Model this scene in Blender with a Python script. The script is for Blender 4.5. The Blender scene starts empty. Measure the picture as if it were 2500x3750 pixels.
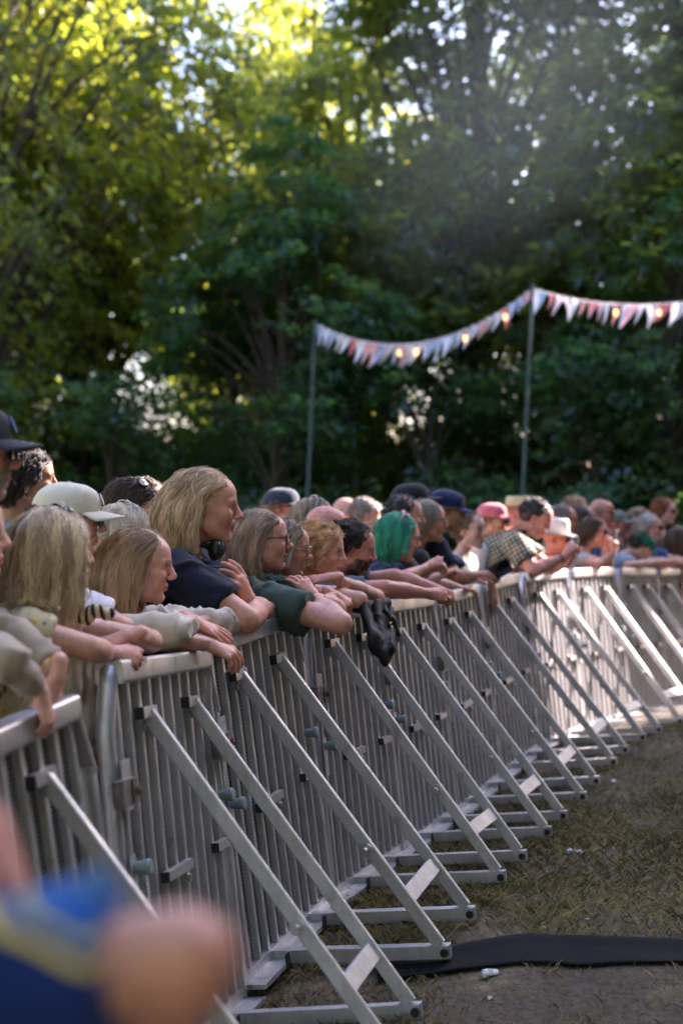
import bpy, math, random
import numpy as np
from mathutils import Matrix, Vector
rng = np.random.default_rng(7); random.seed(7)
S = bpy.context.scene
COL = S.collection
R_ = math.radians

# ------------------------------------------------------------------ camera, sky, sun, exposure
CAMZ = 1.75
cam = bpy.data.cameras.new('camera'); camo = bpy.data.objects.new('camera', cam); COL.objects.link(camo)
cam.sensor_fit = 'HORIZONTAL'; cam.sensor_width = 24.0; cam.lens = 50.0
cam.clip_start = 0.05; cam.clip_end = 2000
camo.location = (0, 0, CAMZ); camo.rotation_euler = (R_(90 - 0.65), 0, 0)
cam.dof.use_dof = True; cam.dof.focus_distance = 5.35; cam.dof.aperture_fstop = 1.7; cam.dof.aperture_blades = 0
S.camera = camo
SUN = np.array([0.65, 0.53, 0.545]); SUN /= np.linalg.norm(SUN)
w = bpy.data.worlds.new('World'); S.world = w; w.use_nodes = True
wn = w.node_tree.nodes; wl = w.node_tree.links
sky = wn.new('ShaderNodeTexSky'); sky.sky_type = 'NISHITA'; sky.sun_disc = False
sky.sun_elevation = math.asin(SUN[2]); sky.sun_rotation = math.atan2(SUN[0], SUN[1])
sky.air_density = 1.2; sky.dust_density = 2.5; sky.ozone_density = 1.0
wl.new(sky.outputs[0], wn['Background'].inputs[0]); wn['Background'].inputs[1].default_value = 0.08
sl = bpy.data.lights.new('sun', 'SUN'); sl.energy = 5.0; sl.angle = R_(0.53); sl.color = (1.0, 0.84, 0.64)
so = bpy.data.objects.new('sun', sl); COL.objects.link(so)
so.rotation_euler = Vector(-SUN).to_track_quat('-Z', 'Y').to_euler()
S.view_settings.view_transform = 'Standard'; S.view_settings.look = 'None'; S.view_settings.gamma = 1
S.view_settings.use_curve_mapping = False
S.view_settings.exposure = 3.05
S.view_settings.use_white_balance = True; S.view_settings.white_balance_temperature = 5850; S.view_settings.white_balance_tint = 27
S.cycles.use_denoising = True
S.cycles.max_bounces = 8; S.cycles.transparent_max_bounces = 12
S.cycles.sample_clamp_indirect = 6.0
S.cycles.caustics_reflective = False; S.cycles.caustics_refractive = False

# ------------------------------------------------------------------ small helpers
FPX = 5208.0; DS = 2500 / 1568.0
def at(u, v, d):
    return np.array([(u * DS - 1250) / FPX * d, d, CAMZ - (v * DS - 1816) / FPX * d])
def V(*a): return np.array(a, float)
def nrm(v):
    v = np.asarray(v, float); return v / (np.linalg.norm(v) + 1e-12)
def tag(o, label=None, cat=None, group=None, kind=None):
    if label: o['label'] = label
    if cat: o['category'] = cat
    if group: o['group'] = group
    if kind: o['kind'] = kind
    return o
def empty(name, loc=(0, 0, 0), rot=None):
    o = bpy.data.objects.new(name, None); COL.objects.link(o); o.location = loc
    o.empty_display_size = .1
    if rot is not None: o.rotation_euler = rot
    return o
def link(name, me, mat=None, parent=None):
    o = bpy.data.objects.new(name, me); COL.objects.link(o)
    if mat is not None and len(me.materials) == 0: me.materials.append(mat)
    if parent is not None: o.parent = parent
    return o
def to_local(verts, parent):
    return verts if parent is None else verts - np.array(parent.location)
def mesh_np(name, verts, faces, smooth=True):
    verts = np.ascontiguousarray(verts, np.float32); faces = np.ascontiguousarray(faces, np.int32)
    me = bpy.data.meshes.new(name); k = faces.shape[1]
    me.vertices.add(len(verts)); me.vertices.foreach_set('co', verts.ravel())
    me.loops.add(faces.size); me.loops.foreach_set('vertex_index', faces.ravel())
    me.polygons.add(len(faces)); me.polygons.foreach_set('loop_start', np.arange(0, faces.size, k, dtype=np.int32))
    me.polygons.foreach_set('use_smooth', np.full(len(faces), smooth, bool))
    me.update(calc_edges=True); return me
def colattr(me, cols, name='Col'):
    a = me.color_attributes.new(name, 'FLOAT_COLOR', 'POINT')
    c = np.ones((len(me.vertices), 4), np.float32); c[:, :3] = cols
    a.data.foreach_set('color', c.ravel())
class MB:
    """collects boxes, bars, tubes and lathes into one mesh"""
    def __init__(s): s.v = []; s.f = []
    def add(s, vs, fs):
        n = len(s.v); s.v += [tuple(float(c) for c in p) for p in vs]; s.f += [tuple(i + n for i in f) for f in fs]; return s
    def box(s, lo, hi, bev=0.0):
        (x0, y0, z0), (x1, y1, z1) = lo, hi
        if bev <= 0:
            vs = [(x0,y0,z0),(x1,y0,z0),(x1,y1,z0),(x0,y1,z0),(x0,y0,z1),(x1,y0,z1),(x1,y1,z1),(x0,y1,z1)]
            return s.add(vs, [(0,3,2,1),(4,5,6,7),(0,1,5,4),(1,2,6,5),(2,3,7,6),(3,0,4,7)])
        b = bev; prof = [(x0+b,y0),(x1-b,y0),(x1,y0+b),(x1,y1-b),(x1-b,y1),(x0+b,y1),(x0,y1-b),(x0,y0+b)]
        vs = [(x, y, z0) for x, y in prof] + [(x, y, z1) for x, y in prof]
        fs = [tuple(range(7, -1, -1)), tuple(range(8, 16))] + [(i, (i+1) % 8, 8+(i+1) % 8, 8+i) for i in range(8)]
        return s.add(vs, fs)
    def bar(s, a, b, wx, wy, side=(1, 0, 0), bev=0.004):
        """rectangular tube a->b; wx across `side`, wy across the other normal"""
        a = np.array(a, float); b = np.array(b, float); d = nrm(b - a)
        x = np.array(side, float); x = nrm(x - d * x.dot(d)); y = np.cross(d, x)
        p = [(-wx+bev,-wy),(wx-bev,-wy),(wx,-wy+bev),(wx,wy-bev),(wx-bev,wy),(-wx+bev,wy),(-wx,wy-bev),(-wx,-wy+bev)]
        vs = [a + x*q + y*r for q, r in p] + [b + x*q + y*r for q, r in p]
        return s.add(vs, [tuple(range(7, -1, -1)), tuple(range(8, 16))] + [(i, (i+1) % 8, 8+(i+1) % 8, 8+i) for i in range(8)])
    def tube(s, pts, rads, n=10, caps=True):
        pts = [np.array(p, float) for p in pts]
        if np.isscalar(rads): rads = [rads] * len(pts)
        up = V(0, 0, 1) if abs(nrm(pts[-1]-pts[0])[2]) < .9 else V(1, 0, 0)
        vs = []
        for i, p in enumerate(pts):
            d = nrm(pts[min(i+1, len(pts)-1)] - pts[max(i-1, 0)])
            x = nrm(np.cross(up, d)); y = np.cross(d, x)
            for k in range(n):
                a = 2*math.pi*k/n; vs.append(p + (x*math.cos(a) + y*math.sin(a)) * rads[i])
        fs = []
        for i in range(len(pts)-1):
            for k in range(n):
                fs.append((i*n+k, i*n+(k+1) % n, (i+1)*n+(k+1) % n, (i+1)*n+k))
        if caps: fs += [tuple(range(n-1, -1, -1)), tuple(range((len(pts)-1)*n, len(pts)*n))]
        return s.add(vs, fs)
    def mesh(s, name, smooth=False):
        me = bpy.data.meshes.new(name); me.from_pydata(s.v, [], s.f); me.update()
        if smooth:
            me.polygons.foreach_set('use_smooth', np.ones(len(me.polygons), bool))
            try: me.set_sharp_from_angle(angle=R_(40))
            except Exception: pass
        return me
    def build(s, name, mat, parent=None, smooth=False): return link(name, s.mesh(name, smooth), mat, parent)

def vnoise(p, seed=0):
    """value noise in [-1,1] for an (n,3) array"""
    p = np.asarray(p, float); i = np.floor(p).astype(np.int64); f = p - i; f = f*f*(3-2*f); out = 0
    for dx in (0, 1):
        for dy in (0, 1):
            for dz in (0, 1):
                h = (i[:, 0]+dx)*374761393 + (i[:, 1]+dy)*668265263 + (i[:, 2]+dz)*2147483647 + seed*974711
                h = (h ^ (h >> 13)) * 1274126177; h = (h ^ (h >> 16)) & 0xffff
                wgt = (f[:, 0] if dx else 1-f[:, 0]) * (f[:, 1] if dy else 1-f[:, 1]) * (f[:, 2] if dz else 1-f[:, 2])
                out = out + wgt * (h / 32767.5 - 1)
    return out

# ------------------------------------------------------------------ materials
def mat(name, color=(.5, .5, .5), rough=.6, metal=0.0, spec=.5, var=0.0, vscale=20, bump=0.0, bscale=80, color2=None, sss=0, attr=None, emit=None, coat=0, alpha=None):
    m = bpy.data.materials.new(name); m.use_nodes = True
    nt = m.node_tree; N = nt.nodes; L = nt.links; b = N['Principled BSDF']
    b.inputs['Base Color'].default_value = (*color, 1); b.inputs['Roughness'].default_value = rough
    b.inputs['Metallic'].default_value = metal; b.inputs['Specular IOR Level'].default_value = spec
    if coat: b.inputs['Coat Weight'].default_value = coat
    tc = N.new('ShaderNodeTexCoord'); src = None
    if attr:
        a = N.new('ShaderNodeAttribute'); a.attribute_name = attr; src = a.outputs['Color']
    if var or color2:
        n = N.new('ShaderNodeTexNoise'); n.inputs['Scale'].default_value = vscale; n.inputs['Detail'].default_value = 4
        L.new(tc.outputs['Object'], n.inputs['Vector'])
        mx = N.new('ShaderNodeMix'); mx.data_type = 'RGBA'; mx.blend_type = 'MIX' if color2 else 'MULTIPLY'
        if color2:
            rp = N.new('ShaderNodeMapRange'); rp.inputs[1].default_value = .4; rp.inputs[2].default_value = .62
            L.new(n.outputs['Fac'], rp.inputs[0]); L.new(rp.outputs[0], mx.inputs['Factor'])
            mx.inputs['A'].default_value = (*color, 1); mx.inputs['B'].default_value = (*color2, 1)
        else:
            rp = N.new('ShaderNodeMapRange'); rp.inputs[1].default_value = .3; rp.inputs[2].default_value = .7
            rp.inputs[3].default_value = 1 - var; rp.inputs[4].default_value = 1 + var
            L.new(n.outputs['Fac'], rp.inputs[0]); mx.inputs['Factor'].default_value = 1
            if src: L.new(src, mx.inputs['A'])
            else: mx.inputs['A'].default_value = (*color, 1)
            cv = N.new('ShaderNodeCombineColor')
            for i in range(3): L.new(rp.outputs[0], cv.inputs[i])
            L.new(cv.outputs[0], mx.inputs['B'])
        src = mx.outputs['Result']
    if src: L.new(src, b.inputs['Base Color'])
    if bump:
        n2 = N.new('ShaderNodeTexNoise'); n2.inputs['Scale'].default_value = bscale; n2.inputs['Detail'].default_value = 5
        L.new(tc.outputs['Object'], n2.inputs['Vector'])
        bp = N.new('ShaderNodeBump'); bp.inputs['Strength'].default_value = bump; bp.inputs['Distance'].default_value = .01
        L.new(n2.outputs['Fac'], bp.inputs['Height']); L.new(bp.outputs[0], b.inputs['Normal'])
    if sss:
        b.inputs['Subsurface Weight'].default_value = sss; b.inputs['Subsurface Radius'].default_value = (1, .35, .2)
        b.inputs['Subsurface Scale'].default_value = .006
    if emit:
        b.inputs['Emission Color'].default_value = (*emit[0], 1); b.inputs['Emission Strength'].default_value = emit[1]
    if alpha is not None: b.inputs['Alpha'].default_value = alpha
    return m
M = {}
def aluminium(name, col, rough):
    m = mat(name, col, rough, metal=.75, spec=.5)
    nt = m.node_tree; N = nt.nodes; L = nt.links; b = N['Principled BSDF']
    tc = N.new('ShaderNodeTexCoord'); oi = N.new('ShaderNodeObjectInfo')
    ad = N.new('ShaderNodeVectorMath'); ad.operation = 'ADD'
    L.new(tc.outputs['Object'], ad.inputs[0]); L.new(oi.outputs['Random'], ad.inputs[1])
    n1 = N.new('ShaderNodeTexNoise'); n1.inputs['Scale'].default_value = 6; n1.inputs['Detail'].default_value = 6; n1.inputs['Roughness'].default_value = .7
    n2 = N.new('ShaderNodeTexNoise'); n2.inputs['Scale'].default_value = 90; n2.inputs['Detail'].default_value = 3
    mp = N.new('ShaderNodeMapping'); mp.inputs['Scale'].default_value = (1, 1, .06)
    L.new(ad.outputs[0], n1.inputs['Vector']); L.new(ad.outputs[0], mp.inputs[0]); L.new(mp.outputs[0], n2.inputs['Vector'])
    cr = N.new('ShaderNodeValToRGB'); e = cr.color_ramp.elements
    e[0].position = .33; e[0].color = (col[0]*.38, col[1]*.36, col[2]*.33, 1); e[1].position = .62; e[1].color = (*[c*1.1 for c in col], 1)
    x = cr.color_ramp.elements.new(.42); x.color = (*[c*.85 for c in col], 1)
    mix = N.new('ShaderNodeMath'); mix.operation = 'MULTIPLY_ADD'; mix.inputs[1].default_value = .25
    L.new(n2.outputs['Fac'], mix.inputs[0])
    sc = N.new('ShaderNodeMath'); sc.operation = 'MULTIPLY'; sc.inputs[1].default_value = .78
    L.new(n1.outputs['Fac'], sc.inputs[0]); L.new(sc.outputs[0], mix.inputs[2]); L.new(mix.outputs[0], cr.inputs[0]); L.new(cr.outputs[0], b.inputs['Base Color'])
    mr = N.new('ShaderNodeMapRange'); mr.inputs[1].default_value = .3; mr.inputs[2].default_value = .7; mr.inputs[3].default_value = rough + .18; mr.inputs[4].default_value = rough - .08
    L.new(n1.outputs['Fac'], mr.inputs[0]); L.new(mr.outputs[0], b.inputs['Roughness'])
    bp = N.new('ShaderNodeBump'); bp.inputs['Strength'].default_value = .12; bp.inputs['Distance'].default_value = .003
    L.new(n2.outputs['Fac'], bp.inputs['Height']); L.new(bp.outputs[0], b.inputs['Normal'])
    return m
M['alu'] = aluminium('brushed_aluminium', (.57, .57, .58), .44)
M['alu_rail'] = aluminium('worn_aluminium_rail', (.58, .58, .59), .38)
M['steel'] = mat('zinc_steel', (.45, .47, .46), .35, metal=.9, var=.2, vscale=40)
M['rubber_knob'] = mat('grey_green_rubber', (.27, .34, .34), .6)
M['black_plastic'] = mat('black_plastic', (.015, .015, .016), .45)
M['latch'] = mat('dull_latch_metal', (.20, .18, .165), .5, metal=.5, var=.35, vscale=35)
M['rust'] = mat('rusty_bolt', (.16, .07, .045), .7, var=.3)
# perforated sheet behind the bars
m = mat('perforated_sheet', (.1, .1, .1), .55, metal=.4); nt = m.node_tree; N = nt.nodes; L = nt.links
tc = N.new('ShaderNodeTexCoord'); ck = N.new('ShaderNodeTexChecker'); ck.inputs['Scale'].default_value = 110
mp = N.new('ShaderNodeMapping'); mp.inputs['Rotation'].default_value = (0, R_(45), 0)
ck.inputs[1].default_value = (.30, .30, .29, 1); ck.inputs[2].default_value = (.006, .006, .006, 1)
L.new(tc.outputs['Object'], mp.inputs[0]); L.new(mp.outputs[0], ck.inputs['Vector']); L.new(ck.outputs[0], N['Principled BSDF'].inputs['Base Color'])
M['sheet'] = m

# ------------------------------------------------------------------ barrier line
PAN = []
TILT = R_(7)
_p = V(-.326, 4.75)
ANG = [17, 19, 19, 20, 21, 27, 31, 30, 31, 34, 38, 42]
JO = [V(-.79, 2.83), V(-.53, 3.79), _p]
for a in ANG:
    _p = _p + V(math.sin(R_(a)), math.cos(R_(a))); JO.append(_p)
JZ = [-.02, .115, .07, .11, .07, .028, .043, .054, .03, 0., -.055, -.09, -.12, -.15, -.18]
DZ = {i: (JZ[i], JZ[i+1]) for i in range(len(JZ)-1)}
DZ[0] = (.0, .055); DZ[1] = (.115, .05); DZ[2] = (.088, .118); DZ[3] = (.112, .075); DZ[4] = (.07, .04)
JA = np.array(JO)
def barrier_out(x, y):
    """signed distance on the pit side of the barrier line, and distance along it"""
    P = np.stack([np.ravel(x), np.ravel(y)], 1); best = np.full(len(P), 1e9); out = np.zeros(len(P)); al = np.zeros(len(P))
    for i in range(len(JA)-1):
        a, b = JA[i], JA[i+1]; u = b-a; Lg = np.linalg.norm(u); u = u/Lg; n = np.array([u[1], -u[0]])
        t = (P-a) @ u
        lo = -50 if i == 0 else 0; hi = 50 if i == len(JA)-2 else Lg
        tc_ = np.clip(t, lo, hi); q = a + tc_[:, None]*u; dd = np.linalg.norm(P-q, axis=1)
        k = dd < best; best[k] = dd[k]; s = ((P-a) @ n); out[k] = np.where(s >= 0, dd, -dd)[k]; al[k] = (i + tc_/Lg)[k]
    return out, al
def rail(t, h=1.2, off=0.0):
    """a point over the barrier at panel coordinate t, height h, `off` metres to the crowd side of the top rail"""
    i = int(np.clip(math.floor(t), 0, len(JA)-2)); a, b = JA[i], JA[i+1]; u = nrm(b-a); n = V(u[1], -u[0])
    p = a + (b-a)*(t-i) - n*(h*math.tan(TILT) + off)
    z = DZ[i][0] + (DZ[i][1]-DZ[i][0])*(t-i)
    return V(p[0], p[1], h*math.cos(TILT)+z)
def gz(x, y):
    shp = np.shape(x); out, al = barrier_out(x, y)
    x = np.ravel(x); y = np.ravel(y)
    z = math.tan(TILT)*np.clip(out, -.06, .72) + np.interp(al, np.arange(len(JZ)), JZ)*np.clip(1+(out+.1)/1.5, 0, 1)*np.clip(1-(out-.7)/2, 0, 1)
    p = np.stack([x, y, 0*x], 1)
    z += .012*vnoise(p*1.7, 3) + .006*vnoise(p*5, 4) + .003*vnoise(p*14, 5)*(np.abs(x) < 8)
    z -= .022*np.clip(1-np.abs(out-.3)/.55, 0, 1)**.5
    return (z - .008).reshape(shp)

# ------------------------------------------------------------------ ground
gx = np.unique(np.concatenate([np.linspace(-150, -8, 12), np.linspace(-8, -1.2, 15), np.linspace(-1.2, 6, 150), np.linspace(6, 16, 14), np.linspace(16, 150, 12)]))
gy = np.unique(np.concatenate([np.linspace(-60, .5, 10), np.linspace(.5, 3.8, 12), np.linspace(3.8, 14, 210), np.linspace(14, 40, 20), np.linspace(40, 400, 12)]))
GX, GY = np.meshgrid(gx, gy, indexing='ij'); GZ = gz(GX, GY)
ii = np.arange(len(gx)*len(gy)).reshape(len(gx), len(gy))
gf = np.stack([ii[:-1, :-1].ravel(), ii[1:, :-1].ravel(), ii[1:, 1:].ravel(), ii[:-1, 1:].ravel()], 1)
m = mat('trampled_soil', (.1, .08, .06), .95); nt = m.node_tree; N = nt.nodes; L = nt.links; b = N['Principled BSDF']
b.inputs['Specular IOR Level'].default_value = .15
tc = N.new('ShaderNodeTexCoord')
n1 = N.new('ShaderNodeTexNoise'); n1.inputs['Scale'].default_value = 2.2; n1.inputs['Detail'].default_value = 8; n1.inputs['Roughness'].default_value = .65
n2 = N.new('ShaderNodeTexNoise'); n2.inputs['Scale'].default_value = 45; n2.inputs['Detail'].default_value = 6; n2.inputs['Roughness'].default_value = .75
L.new(tc.outputs['Object'], n1.inputs['Vector']); L.new(tc.outputs['Object'], n2.inputs['Vector'])
c1 = N.new('ShaderNodeValToRGB'); e = c1.color_ramp.elements
e[0].position = .36; e[0].color = (.17, .135, .108, 1); e[1].position = .66; e[1].color = (.38, .31, .205, 1)
x = e.new(.5); x.color = (.18, .148, .11, 1)
mx = N.new('ShaderNodeMix'); mx.data_type = 'RGBA'; mx.blend_type = 'MULTIPLY'; mx.inputs['Factor'].default_value = 1
c2 = N.new('ShaderNodeValToRGB'); e = c2.color_ramp.elements; e[0].position = .35; e[0].color = (.45, .45, .45, 1); e[1].position = .7; e[1].color = (1.5, 1.42, 1.3, 1)
L.new(n1.outputs['Fac'], c1.inputs[0]); L.new(n2.outputs['Fac'], c2.inputs[0]); L.new(c1.outputs[0], mx.inputs['A']); L.new(c2.outputs[0], mx.inputs['B'])
L.new(mx.outputs['Result'], b.inputs['Base Color'])
bp = N.new('ShaderNodeBump'); bp.inputs['Strength'].default_value = .8; bp.inputs['Distance'].default_value = .03
L.new(n2.outputs['Fac'], bp.inputs['Height']); L.new(bp.outputs[0], b.inputs['Normal'])
M['soil'] = m
tag(link('ground', mesh_np('ground', np.stack([GX.ravel(), GY.ravel(), GZ.ravel()], 1), gf), m), 'bare trampled soil with dry grass in front of the barrier', 'ground', kind='structure')

def strip_y(x): return 4.87 + .12*np.clip(np.asarray(x)-.4, 0, 2.2)
# grass blades: dry tufts, patchy
def grass(n=120000):
    x = rng.uniform(-1, 6.5, n*4); y = 3.8 + 10.5*rng.random(n*4)**1.2
    out, al = barrier_out(x, y)
    dens = vnoise(np.stack([x*1.1, y*1.1, 0*x], 1), 11) + .6*vnoise(np.stack([x*4, y*4, 0*x], 1), 12) + .5*(np.abs(out-.3) < .3) - .1
    keep = (out > -.3) & ~((x > .1) & (np.abs(y - strip_y(x)) < .13)) & (rng.random(n*4) < np.clip(.5 + .55*dens, .06, 1)) & (np.abs((x*DS*0 + x/y*FPX)) < 1600)
    x, y, dens = x[keep][:n], y[keep][:n], dens[keep][:n]; n = len(x)
    z = gz(x, y) - .003; a = rng.uniform(0, 2*math.pi, n); h = rng.uniform(.008, .032, n)*(1+.7*np.clip(dens, 0, 1)); lean = rng.uniform(.3, 1.6, n)*h; wd = rng.uniform(.0006, .0013, n)
    dx, dy = np.cos(a), np.sin(a); b = rng.uniform(0, 2*math.pi, n); lx, ly = np.cos(b)*lean, np.sin(b)*lean
    v0 = np.stack([x-dx*wd, y-dy*wd, z], 1); v1 = np.stack([x+dx*wd, y+dy*wd, z], 1)
    v2 = np.stack([x+dx*wd*.8+lx*.4, y+dy*wd*.8+ly*.4, z+h*.7], 1); v3 = np.stack([x+lx, y+ly, z+h], 1)
    vs = np.stack([v0, v1, v2, v3], 1).reshape(-1, 3); f = np.arange(4*n).reshape(n, 4)
    dry = np.array([.52, .43, .25]); grn = np.array([.17, .17, .07]); brn = np.array([.22, .16, .10])
    k = rng.random(n) + .25*vnoise(np.stack([x*2, y*2, 0*x], 1), 15); c = np.where((k < .66)[:, None], dry, np.where((k < .82)[:, None], grn, brn))*rng.uniform(.55, 1.15, n)[:, None]
    me = mesh_np('grass', vs, f, False); colattr(me, np.repeat(c, 4, 0)); return me
tag(link('grass', grass(), mat('grass_blades', rough=.85, attr='Col', spec=.2)), 'sparse dry grass blades on the trampled soil', 'grass', kind='stuff')
def litter(n=300):
    x = rng.uniform(-.5, 5, n*3); y = rng.uniform(4.2, 12, n*3); out, al = barrier_out(x, y); k = out > 0; x, y = x[k][:n], y[k][:n]; n = len(x)
    z = gz(x, y) + .006; vs = []; 
    for i in range(n):
        s = rng.uniform(.005, .014); a = rng.uniform(0, 6.28); t = rng.uniform(-.5, .5); c, q = math.cos(a), math.sin(a)
        for px, py, pz in ((-1.2, 0, 0), (0, -.7, .35), (1.3, 0, .1), (0, .7, .35)):
            vs.append((x[i]+s*(px*c-py*q), y[i]+s*(px*q+py*c), z[i]+s*(pz+t*px*.3)))
    f = np.arange(4*n).reshape(n, 4); cols = np.array([[.26, .19, .11], [.38, .33, .24], [.16, .10, .05], [.11, .15, .04], [.44, .42, .36]])[rng.integers(0, 5, n)]
    me = mesh_np('leaf_litter', np.array(vs), f, False); colattr(me, np.repeat(cols, 4, 0)); return me
tag(link('leaf_litter', litter(), mat('leaf_litter', rough=.9, attr='Col', spec=.2)), 'small dry leaves and scraps scattered on the soil', 'leaf litter', kind='stuff')

# ------------------------------------------------------------------ barrier panels
M['sticker'] = mat('weathered_sticker', (.62, .63, .62), .6, color2=(.30, .34, .40), vscale=120)
def barrier_meshes():
    Q = {}
    def q(k, mb, m, smooth=False):
        me = mb.mesh(k, smooth); me.materials.append(M[m]); Q[k] = me
    q('bar', MB().box((-.011, 0, .05), (.011, .05, 1.125), .003), 'alu')
    # top rail: rounded profile
    prof = []
    for cx, cz, a0 in ((.030, .030, 0), (-.030, .030, 90), (-.030, -.026, 180), (.030, -.026, 270)):
        for k in range(5):
            a = R_(a0 + 22.5*k); prof.append((cx*1.0+.012*math.cos(a), cz*.75+.012*math.sin(a)))
    n = len(prof); vs = [(x, .018+py, 1.155+pz) for x in (.085, .932) for py, pz in prof]
    q('top_rail', MB().add(vs, [tuple(range(n-1, -1, -1)), tuple(range(n, 2*n))] + [(i, n+i, n+(i+1) % n, (i+1) % n) for i in range(n)][::-1]), 'alu_rail', True)
    q('corner_tube', MB().tube([(.024, .02, .985), (.030, .02, 1.01), (.078, .02, 1.135), (.092, .02, 1.158), (.12, .02, 1.160)], [.026, .027, .027, .027, .025], 14), 'alu_rail', True)
    q('post', MB().tube([(.024, .02, .02), (.024, .02, .99)], .026, 14), 'alu', True)
    q('end_post', MB().box((.965, -.012, .02), (.995, .048, .99), .004), 'alu')
    q('gusset', MB().bar((.925, .018, 1.163), (.982, .018, .975), .036, .008, side=(0, 1, 0)).add([(.93, .02, 1.13), (.965, .02, .99), (.90, .02, .99), (.93, .026, 1.13), (.965, .026, .99), (.90, .026, .99)], [(0, 1, 2), (5, 4, 3), (0, 3, 4, 1), (1, 4, 5, 2), (2, 5, 3, 0)]), 'alu_rail')
    q('latch_plate', MB().box((.028, -.016, .775), (.098, -.010, .915), .002), 'alu')
    q('latch_block', MB().box((-.062, -.048, .795), (.062, -.018, .868), .006), 'latch')
    q('latch_bolt', MB().tube([(.045, -.045, .832), (.045, -.058, .832), (.045, -.061, .832)], [.013, .012, .006], 10), 'rust', True)
    q('hinge_gap', MB().box((.006, -.051, .80), (.016, -.046, .862)), 'black_plastic')
    q('knob_plate', MB().box((.028, -.016, .50), (.075, -.011, .655), .002), 'alu')
    q('knob', MB().tube([(0, -.010, 0), (0, -.03, 0), (0, -.056, 0), (0, -.062, 0)], [.016, .018, .023, .019], 12), 'rubber_knob', True)
    q('stub_rail', MB().box((-.075, -.026, -.016), (.05, -.001, .016), .002), 'alu_rail')
    q('end_cap', MB().box((-.0765, -.0275, -.0175), (-.066, .0005, .0175), .002), 'black_plastic')
    q('mid_rail', MB().box((-.12, -.024, -.014), (.12, -.001, .014), .002), 'alu_rail')
    q('mid_cap', MB().box((-.1215, -.0255, -.0155), (-.112, .0005, .0155), .002), 'black_plastic')
    q('bolt', MB().tube([(0, 0.0, 0), (0, -.007, 0), (0, -.009, 0)], [.014, .013, .007], 8), 'steel', True)
    q('brace', MB().bar((0, -.012, 1.025), (0, -.615, .045), .012, .0215, side=(1, 0, 0), bev=.003), 'alu')
    q('brace_pin', MB().tube([(-.012, -.40, .385), (-.022, -.40, .385), (-.022, -.40, .385), (-.05, -.40, .385)], [.024, .024, .013, .013], 10), 'steel', True)
    q('brace_bolt', MB().tube([(-.012, -.40, .385), (-.0155, -.40, .385)], [.018, .017], 10), 'steel', True)
    q('base_beam', MB().box((-.018, -.65, .0), (.022, .05, .045), .004), 'alu')
    q('beam_cap', MB().tube([(-.018, -.632, .022), (-.026, -.632, .022)], .015, 8), 'black_plastic', True)
    q('cross_piece', MB().bar((-.197, -.515, .205), (.197, -.515, .205), .012, .030, side=(0, .845, -.53), bev=.003), 'alu')
    q('base_plate', MB().box((.012, -.075, .0), (.988, -.004, .016), .0).box((.012, -.004, .002), (.988, .055, .048), .003), 'alu')
    q('panel_foot_cap', MB().box((-.02, -.079, .001), (.02, -.0755, .046)), 'black_plastic')
    q('sticker', MB().box((-.009, -.0012, -.045), (.009, .0, .045)), 'sticker')
    q('mesh_sheet', MB().box((.05, .0225, .05), (.95, .0245, 1.125)), 'sheet')
    return Q
BQ = barrier_meshes()
def sub(key, parent, loc=(0, 0, 0), name=None):
    o = link(name or key, BQ[key], None, parent); o.location = loc; return o
PANEL_LABELS = [
 'blurred aluminium barrier panel at left edge under the beige sleeve',
 'aluminium barrier panel under the clasped hands of the blonde woman in floral top',
 'aluminium barrier panel under the crossed arms of the long haired man in navy',
 'aluminium barrier panel between the long haired man and the hanging black jacket',
 'aluminium barrier panel next beyond the hanging black jacket',
 'aluminium barrier panel under the clasped hands of the bearded man',
 'aluminium barrier panel below the dark phone held by the man in navy cap',
 'aluminium barrier panel the man in plaid shirt leans over',
 'barrier panel struck by the brightest strip of sunlight, below the raised white phone',
 'barrier panel below the boy in green cap, just beyond the sunlit one',
 'barrier panel second beyond the sunlit one, near the right edge',
 'barrier panel third beyond the sunlit one, cut by the right edge',
 'farthest barrier panel, past the right edge']
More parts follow.
